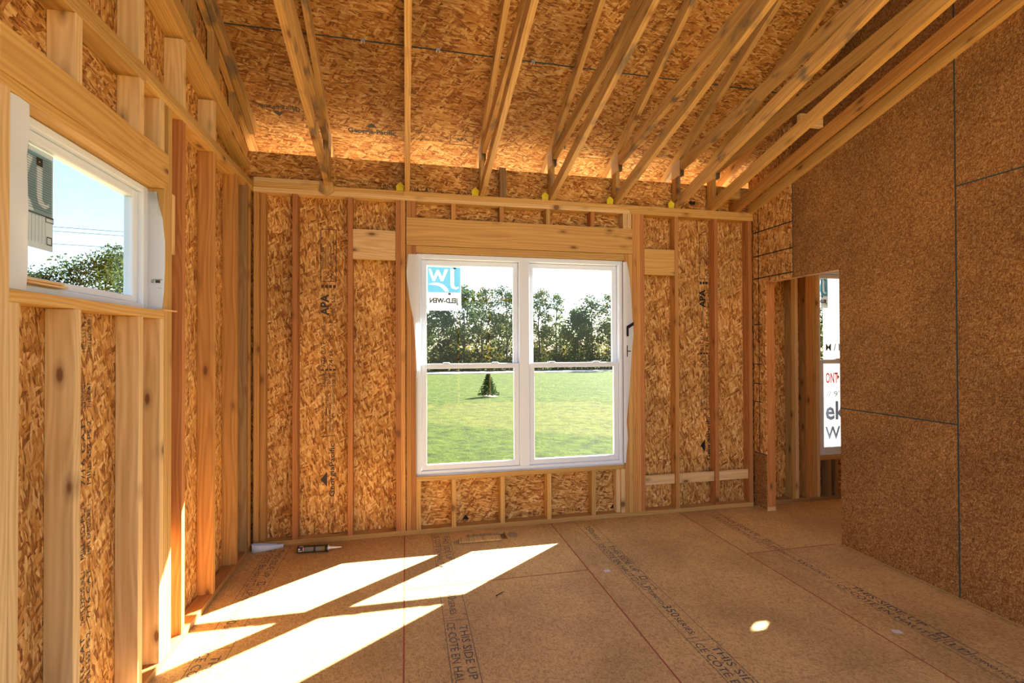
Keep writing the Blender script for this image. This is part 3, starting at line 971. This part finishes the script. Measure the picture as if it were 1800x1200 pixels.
LOGO = [[(.20, .95), (.31, .95), (.31, .30), (.27, .19), (.15, .13), (.06, .19), (.06, .25), (.14, .21), (.20, .28)],
        [(.38, .92), (.48, .92), (.56, .60), (.66, .88), (.72, .88), (.82, .60), (.90, .92), (.97, .92), (.85, .45), (.78, .45), (.69, .72), (.60, .45), (.53, .45)],
        [(.97, .31), (.85, .375), (.70, .385), (.55, .33), (.44, .22), (.36, .05), (.46, .04), (.54, .15), (.63, .24), (.74, .29), (.86, .30)]]
def logo_block(name, o, right, upv, w_, h_, mat, parent):
    """coloured panel with the letter shapes left open, so the white sheet shows through"""
    cu = bpy.data.curves.new('t', 'CURVE')
    cu.dimensions = '2D'
    cu.fill_mode = 'BOTH'
    for pts in [[(0, 0), (1, 0), (1, 1), (0, 1)]] + LOGO:
        sp = cu.splines.new('POLY')
        sp.points.add(len(pts) - 1)
        for q, (a, b) in zip(sp.points, pts): q.co = (a, b, 0, 1)
        sp.use_cyclic_u = True
    ob = bpy.data.objects.new('t', cu)
    COL.objects.link(ob)
    me = bpy.data.meshes.new_from_object(ob.evaluated_get(bpy.context.evaluated_depsgraph_get()))
    o, right, upv = Vector(o), Vector(right), Vector(upv)
    vs = [o + right * (v.co.x * w_) + upv * (v.co.y * h_) for v in me.vertices]
    fs = [list(p.vertices) for p in me.polygons]
    bpy.data.objects.remove(ob); bpy.data.curves.remove(cu); bpy.data.meshes.remove(me)
    return mesh_obj(name, vs, fs, mat, parent)
def sticker(root, x0, z1, y, wd, ht, bl):
    """brand sheet stuck on the outside of the glass, so it reads mirrored from the room"""
    st = mesh_obj('sticker', [(x0, y, z1 - ht), (x0 + wd, y, z1 - ht), (x0 + wd, y, z1), (x0, y, z1)], [(0, 1, 2, 3)], 'paper', root)
    st['label'] = 'blue and white maker sheet stuck on the glass'
    hb = ht * .60
    yb = y - .0008
    logo_block('printed_block', (x0 + wd - .004, yb, z1 - hb), (-1, 0, 0), (0, 0, 1), wd - .01, hb - .012, bl, st)
    p_ = Print((x0 + wd, yb - .0008, z1 - ht), (-1, 0, 0), (0, 0, 1), 0)
    p_.text('JELD-WEN', wd * .08, ht * .17, ht * .15, wd * .84, bold=.0028)
    p_.frame(wd * .05, ht * .10, wd * .95, ht * .385, .0012)
    for i in range(9): p_.rect(wd * (.4 + .06 * i), ht * .36, wd * (.4 + .06 * i) + .002, ht * .40)
    p_.rect(wd * .34, ht * .1, wd * .345, ht * .42); p_.rect(wd * .3, ht * .35, wd * .38, ht * .395)
    p_.rect(wd * .15, ht * .93, wd * .23, ht * .965); p_.rect(wd * .10, ht * .10, wd * .12, ht * .16)
    p_.done('lettering', 'ink', st)
    return st
sticker(w1, .170, 2.192, 4.0935, .285, .375, 'blue')

w3 = tag(empty('window_3'), kind='structure')
bm = bmesh.new()
ring(bm, 3.96, 4.926, .43, 2.268, 4.03, 4.13, .035, .035, .03, .04)
bevel_all(bm, .004)
from_bm('frame', bm, 'vinyl', w3)
hung_unit(w3, 3.996, 4.89, .4605, 2.2275, 1.352)
sticker(w3, 3.95 + .0, 2.19, 4.0935, .20, .30, 'blue')
# house wrap sheet hanging outside that window, with a hole added to cast the floor's sun spot
yw = 4.165
bm = bmesh.new()
for (a, b, c, d) in ((4.160, 4.315, .3, 2.33), (4.385, 5.1, .3, 2.33), (4.315, 4.385, .3, 2.205), (4.315, 4.385, 2.265, 2.33)):
    vs = [bm.verts.new((a, yw, c)), bm.verts.new((b, yw, c)), bm.verts.new((b, yw, d)), bm.verts.new((a, yw, d))]
    bm.faces.new(vs)
bmesh.ops.remove_doubles(bm, verts=bm.verts, dist=1e-5)
hw = from_bm('house_wrap', bm, m_sheet('hanging_wrap', (.80, .82, .84), .10), w3)
pr = Print((0, yw, 0), (1, 0, 0), (0, 0, 1), .002)
pr.text('M / I', 4.19, 1.46, .10, .17, bold=.0008)
pr.done('lettering', 'ink', hw)
pr = Print((0, yw, 0), (1, 0, 0), (0, 0, 1), .002)
pr.text('ONT', 4.185, 1.13, .15, .15, bold=.0025); pr.poly([(4.325, 1.16), (4.325, 1.22), (4.355, 1.19)])
pr.done('lettering', 'redink', hw, 'red printed lettering')
pr = Print((0, yw, 0), (1, 0, 0), (0, 0, 1), .002)
pr.text('ek', 4.18, .76, .26, .25, bold=.006); pr.text('Wrap', 4.175, .56, .18, .40, bold=.003); pr.text("// 9'", 4.19, .99, .08, .16)
pr.done('lettering', 'greyink', hw)

# small high window of the left wall: fixed pane. Frame built along Y.
w2 = tag(empty('window_2'), kind='structure')
def ring_y(bm, y0, y1, z0, z1, xa, xb, l, r, b, t):
    bm_box(bm, xa, xb, y0, y0 + l, z0, z1)
    bm_box(bm, xa, xb, y1 - r, y1, z0, z1)
    bm_box(bm, xa, xb, y0 + l, y1 - r, z0, z0 + b)
    bm_box(bm, xa, xb, y0 + l, y1 - r, z1 - t, z1)
bm = bmesh.new()
ring_y(bm, 1.715, 2.618, 1.697, 2.274, -1.275, -1.196, .045, .045, .026, .030)
bevel_all(bm, .004)
fr2 = from_bm('frame', bm, 'vinyl', w2)
bm = bmesh.new()
ring_y(bm, 1.761, 2.572, 1.724, 2.243, -1.256, -1.216, .042, .042, .030, .036)
bevel_all(bm, .004)
sa2 = from_bm('sash', bm, 'vinyl', w2)
box('pane', -1.238, -1.234, 1.80, 2.532, 1.75, 2.21, 'glass', sa2, bev=0)
xs_ = -1.2405
ys0, ys1, zt_, zb_ = 1.81, 2.055, 2.205, 1.86
st = mesh_obj('sticker', [(xs_, ys0, zb_), (xs_, ys1, zb_), (xs_, ys1, zt_), (xs_, ys0, zt_)], [(0, 3, 2, 1)], 'paper', w2)
st['label'] = 'pale blue maker sheet stuck on the glass'
logo_block('printed_block', (xs_ + .001, ys1 - .006, 1.975), (0, -1, 0), (0, 0, 1), ys1 - ys0 - .006, .212, 'bluegrey', st)
pr = Print((xs_ + .0024, ys1, zb_), (0, -1, 0), (0, 0, 1), 0)
for i in range(22): pr.rect(.012, .135 + .0085 * i, .20, .1365 + .0085 * i)
pr.text('Energy Product', .12, .333, .016, .11)
pr.frame(.055, .285, .085, .315, .012)
for i in range(12): pr.rect(.04 + .016 * i, .02, .0412 + .016 * i, .115)
pr.rect(.0, .118, .245, .121)
pr.frame(.008, .02, .035, .05, .004); pr.frame(.0, .10, .04, .118, .003)
pr.done('lettering', 'ink', st)

# ================================================================== small things
def lathe(prof, seg=24):
    bm = bmesh.new()
    rings = []
    for (x, r) in prof:
        rings.append([bm.verts.new((x, r * math.cos(2 * math.pi * i / seg), r * math.sin(2 * math.pi * i / seg))) for i in range(seg)])
    for a, b in zip(rings[:-1], rings[1:]):
        for i in range(seg):
            bm.faces.new((a[i], a[(i + 1) % seg], b[(i + 1) % seg], b[i]))
    bm.faces.new(rings[0]); bm.faces.new(rings[-1][::-1])
    return bm
tube_loc = Vector((-.782, 3.845, .026))
ct = tag(empty('caulk_tube', tube_loc - Vector((0, 0, .026))), 'black caulk cartridge with a white nozzle lying on the floor', 'caulk tube')
ang = math.atan2(-.028, .33)
mwT = Matrix.Translation(tube_loc) @ Matrix.Rotation(ang, 4, 'Z')
def tube_part(name, prof, mat, seg=28):
    bm = lathe(prof, seg)
    bmesh.ops.transform(bm, matrix=mwT, verts=bm.verts)
    return from_bm(name, bm, mat, ct, True)
blk = plain('cartridge_black', (.016, .015, .014), .35, .5)
body = tube_part('cartridge', [(0, .022), (.001, .0255), (.006, .026), (.008, .025), (.208, .025), (.21, .026), (.216, .0258), (.218, .02)], blk)
tube_part('nozzle', [(.218, .017), (.224, .015), (.226, .0095), (.25, .008), (.312, .003), (.313, .001)], plain('nozzle_white', (.80, .78, .74), .4))
tube_part('end_ring', [(.2165, .0235), (.2185, .0235), (.220, .018)], 'steel')
def band(name, x0, x1, a0, a1, mat):
    n = 10
    v, f = [], []
    for i in range(n + 1):
        a = a0 + (a1 - a0) * i / n
        for x in (x0, x1): v.append(mwT @ Vector((x, -.0253 * math.cos(a), .0253 * math.sin(a))))
    for i in range(n): f.append((2 * i, 2 * i + 1, 2 * i + 3, 2 * i + 2))
    mesh_obj(name, v, f, mat, body)
grey_l = plain('cartridge_grey', (.17, .16, .15), .5)
band('label_text', .056, .118, -.5, .9, grey_l); band('label_text', .133, .178, -.5, .9, grey_l)
band('label_band', .178, .198, -.5, 1.0, plain('label_olive', (.20, .15, .02), .5))
band('label_mark', .012, .024, .1, .5, plain('label_white', (.6, .6, .6), .5)); band('label_mark', .010, .038, -.5, -.1, plain('label_white2', (.5, .5, .5), .5))
band('label_mark', .015, .045, 1.0, 1.25, plain('label_grey2', (.4, .4, .4), .5))
for q in range(3): band('label_mark', .043, .052, -.42 + .42 * q, -.1 + .42 * q, plain('label_pink', (.75, .42, .38), .5))
# loop of white wrap lying beside it
pts = [(-.935, 4.02, 0), (-.985, 3.985, 0), (-1.06, 3.955, 0), (-1.105, 3.945, 0), (-1.118, 3.93, 0), (-1.105, 3.912, 0), (-1.05, 3.915, 0), (-.97, 3.945, 0), (-.905, 3.965, 0)]
v, f = [], []
hts = [.018, .03, .05, .058, .06, .06, .052, .035, .028]
for i, (x, y, z) in enumerate(pts):
    v += [(x, y - .01 * 0, .002), (x, y + .004 * math.sin(i), hts[i])]
v2 = [(x, y + .0012, z) for x, y, z in v]
n = len(pts)
for i in range(n - 1): f.append((2 * i, 2 * i + 2, 2 * i + 3, 2 * i + 1))
wp = mesh_obj('wrap_scrap', v, f, 'wrap', None, True)
tag(wp, 'folded strip of white house wrap lying by the wall corner', 'wrap scrap')
sm = wp.modifiers.new('solid', 'SOLIDIFY'); sm.thickness = .0012
# offcut lying over the floor opening
bm = bmesh.new()
bm_box(bm, -.165, .165, -.045, .045, 0, .015)
bmesh.ops.bevel(bm, geom=bm.edges[:], offset=.003, segments=1, affect='EDGES')
for vv in bm.verts: vv.co.z += .012 * (vv.co.x + .165) / .33 * 0
oc = from_bm('wood_offcut', bm, 'subfloor', None, mw=Matrix.Translation((.565, 3.782, .0012)) @ Matrix.Rotation(-.03, 4, 'Z'))
tag(oc, 'short board offcut lying across a dark floor opening', 'wood offcut')
v = []
for i in range(14):
    a = i / 14 * 6.283
    v.append((.60 + (.20 + .03 * math.sin(i * 2.3)) * math.cos(a), 3.80 + (.085 + .012 * math.sin(i * 3.1)) * math.sin(a), .0006))
fl2 = [list(range(14))]
# dust lies only beside the opening
for (cx, cy, rx, ry) in ((.835, 3.83, .045, .06), (.395, 3.775, .04, .04)):
    vv = [(cx + rx * math.cos(i / 12 * 6.283) * (1 + .15 * math.sin(i * 2.7)), cy + ry * math.sin(i / 12 * 6.283) * (1 + .15 * math.cos(i * 1.9)), .0012) for i in range(12)]
    mesh_obj('dust_patch', vv, [list(range(12))], 'dust', floor)
# shims on the sill of the small window
for i, (y0, y1, x0, z) in enumerate(((1.74, 2.01, -1.194, 1.7265), (1.75, 1.985, -1.190, 1.7355))):
    o = box('wood_shim', x0 - .012, x0 + .028, y0, y1, z - .0035 + .001, z + .0055, 'pale', None, 'y', bev=.0008)
    tag(o, ('thin cedar shim lying on the high window frame, under another shim', 'thin cedar shim lying on top of another shim on the high window frame')[i], 'shim', 'shims at the high window')
o = box('wood_shim', XL - .03, XL + .012, 2.60, 2.735, 1.6935, 1.699, 'pale', None, 'y', bev=.0008)
o.matrix_world = o.matrix_world
tag(o, 'thin shim poking out past the end of the high window sill', 'shim', 'shims at the high window')
# screw and little labels on the floor
bm = lathe([(0, .0045), (.002, .0045), (.004, .0022), (.06, .002), (.066, .0004)], 8)
scw = from_bm('screw', bm, 'black', None, mw=Matrix.Translation((.535, 2.915, .0046)) @ Matrix.Rotation(.62, 4, 'Z'))
tag(scw, 'dark screw lying on the subfloor', 'screw')
for (x, y, a, lb) in ((1.322, 3.078, .1, 'small white paper label on the floor by the red chalk cross'), (2.54, 2.092, -.3, 'small white paper label on the floor below the fine-flaked wall')):
    bm = bmesh.new(); bm_box(bm, -.022, .022, -.016, .016, 0, .0008)
    o = from_bm('paper_label', bm, plain('label_paper', (.62, .60, .58), .7), None, mw=Matrix.Translation((x, y, .0003)) @ Matrix.Rotation(a, 4, 'Z'))
    tag(o, lb, 'label')
    pl_ = Print((x - .012, y - .008, .0013), (1, 0, 0), (0, 1, 0), .0003); pl_.frame(0, 0, .022, .014, .004)
    pl_.done('printed_mark', 'ink', o)
bm = bmesh.new(); bm_box(bm, 0, .05, -.004, .004, 0, .003)
o = from_bm('wood_sliver', bm, 'dark', None, mw=Matrix.Translation((.205, 3.41, .0012)) @ Matrix.Rotation(-.5, 4, 'Z'))
tag(o, 'dark wood sliver at the edge of the sunlit patch', 'wood sliver')

# ================================================================== outside
GZ = -2.5
def m_grass():
    k = NT('lawn_grass')
    tc = k.n('TexCoord')
    n1 = k.n('TexNoise', i_Scale=1.6, i_Detail=7.0, i_Roughness=.75)
    n2 = k.n('TexNoise', i_Scale=.12, i_Detail=3.0)
    k.l(tc.outputs['Object'], n1.inputs['Vector']); k.l(tc.outputs['Object'], n2.inputs['Vector'])
    c = k.ramp(n1.outputs[0], [(.34, (.007, .013, .0008)), (.48, (.027, .042, .0012)), (.66, (.049, .067, .002))])
    c2 = k.ramp(n2.outputs[0], [(.35, (.88, .95, .8)), (.65, (1.12, 1.05, 1.0))])
    k.base(k.mix(1.0, c, c2, 'MULTIPLY'), .9, .1)
    k.bump(n1.outputs[0], .22)
    return k.m
def leaf_mat(name, a, b):
    k = NT(name)
    oi = k.n('ObjectInfo')
    ge = k.n('NewGeometry')
    r = k.math('FRACT', k.math('ADD', k.math('MULTIPLY', oi.outputs['Random'], .6), k.math('MULTIPLY', ge.outputs['Random Per Island'], .5)))
    c = k.ramp(r, [(0, a), (.75, b), (1, (.15, .105, .014))])
    d = k.n('BsdfDiffuse'); t = k.n('BsdfTranslucent'); mx = k.n('MixShader')
    mx.inputs[0].default_value = .45
    k.l(c, d.inputs[0]); k.l(c, t.inputs[0]); k.l(d.outputs[0], mx.inputs[1]); k.l(t.outputs[0], mx.inputs[2]); k.l(mx.outputs[0], k.out.inputs[0])
    return k.m
M['leaf'] = leaf_mat('tree_leaves', (.014, .027, .008), (.052, .072, .016))
M['bush'] = leaf_mat('brush_leaves', (.03, .045, .014), (.085, .09, .032))
M['bark'] = plain('bark', (.055, .045, .038), .9)
M['needle'] = leaf_mat('spruce_needles', (.010, .022, .009), (.024, .042, .014))
# lawn: gently uneven ground
bm = bmesh.new()
NX, NY = 150, 110
rg = random.Random(3)
grid = []
for j in range(NY + 1):
    row = []
    y = 4.4 + (j / NY) ** 1.7 * 140
    for i in range(NX + 1):
        x = -70 + 170 * i / NX
        dz = .05 * math.sin(x * .9 + y * .4) * math.sin(y * .7 - x * .2) + rg.uniform(-.03, .03)
        row.append(bm.verts.new((x, y, GZ + dz * min(1, (y - 4.4) / 3))))
    grid.append(row)
for j in range(NY):
    for i in range(NX): bm.faces.new((grid[j][i], grid[j][i + 1], grid[j + 1][i + 1], grid[j + 1][i]))
lawn = from_bm('lawn_ground', bm, m_grass(), None, True)
tag(lawn, kind='structure')
lw2 = box('lawn_ground', -140, 140, -60, 4.38, GZ - .3, GZ - .02, bpy.data.materials['lawn_grass'], None, 'x', bev=0)
tag(lw2, kind='structure')
bounce_gnd = box('bounce_ground', -30, 30, 4.3, 13.5, GZ - .3, GZ + .10, plain('pale_bounce_ground', (.52, .40, .26), .95), None, 'x', bev=0)  # unseen pale ground, added to bounce sunlight up to the eave
tag(bounce_gnd, kind='structure')
fd = box('foundation_wall', XLB - .01, XE, YF, DB, GZ - .1, -.06, plain('concrete', (.42, .41, .39), .9), None, 'x', bev=0)
tag(fd, kind='structure')
rd = box('road', -75, 105, 69.5, 74.0, GZ - .1, GZ + .10, plain('pale_road', (.50, .45, .38), .9), None, 'x', bev=0)
tag(rd, kind='structure')

def leaf_cloud(bm, c, r, n, size, rnd, flat=.75):
    for _ in range(n):
        while True:
            p = Vector((rnd.uniform(-1, 1), rnd.uniform(-1, 1), rnd.uniform(-1, 1)))
            if .25 < p.length < 1: break
        p = Vector((p.x * r, p.y * r, p.z * r * flat)) + c
        a = Vector((rnd.gauss(0, 1), rnd.gauss(0, 1), rnd.gauss(0, 1))).normalized()
        b = a.orthogonal().normalized()
        s = size * rnd.uniform(.6, 1.3)
        a = a * s; b = b * s * .6
        bm.faces.new([bm.verts.new(p + q) for q in (a, b, -a, -b)])

def limb(bm, p0, p1, r0, r1, seg=6):
    d = (p1 - p0).normalized(); u = d.orthogonal().normalized(); v = d.cross(u)
    A = [bm.verts.new(p0 + (u * math.cos(6.283 * i / seg) + v * math.sin(6.283 * i / seg)) * r0) for i in range(seg)]
    B = [bm.verts.new(p1 + (u * math.cos(6.283 * i / seg) + v * math.sin(6.283 * i / seg)) * r1) for i in range(seg)]
    for i in range(seg): bm.faces.new((A[i], A[(i + 1) % seg], B[(i + 1) % seg], B[i]))

def tree_meshes(seed, h, spread, nb, leaves, size, low=.25):
    rnd = random.Random(seed)
    bt, bl = bmesh.new(), bmesh.new()
    p = Vector((0, 0, -.2)); pts = [p]
    for i in range(6):
        p = Vector((rnd.uniform(-.25, .25) * i * .4, rnd.uniform(-.25, .25) * i * .4, h * .9 * (i + 1) / 6)); pts.append(p)
    R0 = h * .016
    for i in range(6): limb(bt, pts[i], pts[i + 1], R0 * (1 - i / 6.6), R0 * (1 - (i + 1) / 6.6))
    for k in range(nb):
        t = low + (1 - low) * (k + .5) / nb
        zf = t * 6; i = min(5, int(zf)); b0 = pts[i].lerp(pts[i + 1], zf - i)
        a = k * 2.4 + rnd.uniform(-.4, .4)
        ln = spread * (1.05 - .75 * abs(t - .5)) * rnd.uniform(.6, 1.1) * (1 - .45 * max(0, t - .6) / .4)
        e = b0 + Vector((math.cos(a) * ln, math.sin(a) * ln, ln * rnd.uniform(.35, .9)))
        limb(bt, b0, e, R0 * (1 - t * .8) * .45, R0 * .08, 4)
        for q in (.55, .85, 1.08):
            leaf_cloud(bl, b0.lerp(e, q), spread * .34 * rnd.uniform(.7, 1.2), leaves, size, rnd)
    leaf_cloud(bl, pts[-1], spread * .4, leaves * 2, size, rnd, 1.1)
    mt, ml = bpy.data.meshes.new('trunk'), bpy.data.meshes.new('foliage')
    bt.to_mesh(mt); bl.to_mesh(ml); bt.free(); bl.free()
    mt.materials.append(M['bark']); ml.materials.append(M['leaf'])
    return mt, ml
PROT = [tree_meshes(11, 14.5, 3.4, 26, 30, .24), tree_meshes(12, 15.5, 2.9, 24, 22, .23, .35), tree_meshes(13, 12.5, 3.6, 26, 32, .25, .18), tree_meshes(14, 16, 2.5, 22, 18, .22, .45), tree_meshes(15, 10.5, 3.2, 24, 34, .25, .12)]
def tree(x, y, k, s, rz, label, group):
    mt, ml = PROT[k]
    r = empty('tree', (x, y, GZ))
    tag(r, label, 'tree', group)
    mw = Matrix.Translation((x, y, GZ)) @ Matrix.Rotation(rz, 4, 'Z') @ Matrix.Scale(s, 4)
    link('trunk', mt, None, r, mw); link('foliage', ml, None, r, mw)
PROT += [tree_meshes(21, 12.5, 3.6, 30, 90, .13, .15), tree_meshes(22, 11, 3.3, 30, 90, .13, .12)]
rnd = random.Random(5)
LB = 'tall leafy tree in the row beyond the lawn and road'
row = [(-9, 84, 2, 1.0), (-4, 81, 0, .95), (1.5, 83, 2, .92), (5.5, 82, 2, .88), (9.5, 81, 0, 1.0), (13.0, 84, 1, .95), (17.0, 82, 0, 1.0), (19.5, 86, 3, .9), (22.8, 82, 1, .93), (26.5, 84, 3, .88), (29.5, 81, 4, 1.0), (33.0, 83, 0, .92), (36.5, 82, 1, .9), (41.0, 82, 0, 1.05), (46, 83, 1, 1.0), (52, 82, 0, 1.0), (58, 84, 2, 1.0), (64, 82, 1, 1.0), (71, 84, 0, 1.0), (79, 82, 2, 1.0)]
for i, (x, y, k, s) in enumerate(row): tree(x, y, k, s, rnd.uniform(0, 6.28), LB, 'trees beyond the lawn')
for i in range(26): tree(-14 + i * 4.2 + rnd.uniform(-1.0, 1.0), 95 + rnd.uniform(-3, 4), rnd.choice((2, 4, 2, 4)), rnd.uniform(.62, .85), rnd.uniform(0, 6.28), 'shorter tree standing behind the row beyond the road', 'trees in the back row')
LB2 = 'leafy tree outside the small high window'
for (x, y, k, s) in ((-34.5, 51, 6, .92), (-30.2, 49, 5, .86), (-26.2, 50.5, 5, 1.04), (-22.2, 50, 6, .95), (-39.5, 51, 5, .85)):
    tree(x, y, k, s, rnd.uniform(0, 6.28), LB2, 'trees outside the small window')
# bushes along the road
def bush_mesh(seed):
    rn = random.Random(seed)
    b, st_ = bmesh.new(), bmesh.new()
    for q in range(9):
        c = Vector((rn.uniform(-1.6, 1.6), rn.uniform(-.7, .7), rn.uniform(.5, 1.5)))
        leaf_cloud(b, c, rn.uniform(.8, 1.1), 70, .17, rn, .9)
        limb(st_, Vector((c.x * .3, c.y * .3, -.1)), c, .035, .012, 4)
    out = []
    for nm, m_, mt in (('foliage', b, 'bush'), ('stems', st_, 'bark')):
        me = bpy.data.meshes.new(nm); m_.to_mesh(me); m_.free(); me.materials.append(M[mt]); out.append(me)
    return out
BM = [bush_mesh(i) for i in (1, 2, 3)]
def bush(x, y, k, s, label, group):
    r = tag(empty('bush', (x, y, GZ)), label, 'bush', group)
    mw = Matrix.Translation((x, y, GZ)) @ Matrix.Rotation(rnd.choice((0, 3.14)), 4, 'Z') @ Matrix.Scale(s, 4)
    link('foliage', BM[k][0], None, r, mw); link('stems', BM[k][1], None, r, mw)
for i in range(26):
    bush(-14 + i * 3.9 + rnd.uniform(-.3, .3), 77 + rnd.uniform(-.6, .6), i % 3, rnd.uniform(.8, 1.05), 'low leafy bush growing along the far side of the road', 'roadside bushes')
for i in range(15):
    bush(-15 + i * 6.9 + rnd.uniform(-.4, .4), 79.6 + rnd.uniform(-.3, .3), i % 3, rnd.uniform(1.5, 1.9), 'chest-high dense bush at the foot of the trees beyond the road', 'bushes at the foot of the trees')
for i in range(13):
    bush(-12 + i * 7.6 + rnd.uniform(-.4, .4), 88.5 + rnd.uniform(-.4, .4), (i + 1) % 3, rnd.uniform(2.2, 2.6), 'tall dense bush under the trees beyond the road', 'thicket under the trees')
# young spruce on the lawn
sp_ = tag(empty('spruce', (6.35, 37.9, GZ)), 'young spruce standing alone on the lawn', 'tree')
bt, bl = bmesh.new(), bmesh.new()
limb(bt, Vector((6.35, 37.9, GZ - .1)), Vector((6.35, 37.9, GZ + 1.8)), .04, .01)
rn = random.Random(2)
for lv in range(13):
    z = .22 + lv * .125
    R = .78 * (1 - lv / 13.5) + .04
    for k in range(11):
        a = k * .571 + lv * .9 + rn.uniform(-.15, .15)
        rr = R * rn.uniform(.75, 1.1)
        p0 = Vector((6.35, 37.9, GZ + z)); p1 = p0 + Vector((math.cos(a) * rr, math.sin(a) * rr, -.12 * rr + .05))
        for q in range(5):
            c = p0.lerp(p1, .3 + .7 * q / 4)
            leaf_cloud(bl, c, .07, 4, .06, rn)
from_bm('trunk', bt, 'bark', sp_); from_bm('needles', bl, 'needle', sp_)
bm = bmesh.new()
bmesh.ops.create_cone(bm, cap_ends=True, segments=16, radius1=.62, radius2=.5, depth=.06, matrix=Matrix.Translation((6.45, 37.9, GZ + .06)))
tag(from_bm('mulch_ring', bm, plain('pale_mulch', (.2, .17, .13), .9)), 'pale mulch ring around the young spruce', 'mulch ring')
sa = tag(empty('sapling', (30.2, 35.3, GZ)), 'thin bare sapling on the lawn', 'tree')
bt = bmesh.new()
limb(bt, Vector((30.2, 35.3, GZ - .1)), Vector((30.25, 35.3, GZ + 2.4)), .05, .02)
for k in range(6): limb(bt, Vector((30.2, 35.3, GZ + 1.2 + .2 * k)), Vector((30.2 + .4 * math.cos(k * 2), 35.3 + .4 * math.sin(k * 2), GZ + 1.7 + .2 * k)), .015, .005, 4)
from_bm('trunk', bt, 'bark', sa)
# power lines outside the small window
for z, lb in ((10.05, 'upper'), (9.75, 'middle'), (8.85, 'lower')):
    bm = bmesh.new()
    a, b = Vector((-34, 38, z - .12)), Vector((-6, 44, z))
    limb(bm, a, b, .016, .016, 5)
    tag(from_bm('street_power_line', bm, 'black'), '%s dark wire of the power line outside the high window' % lb, 'power line', 'power lines')
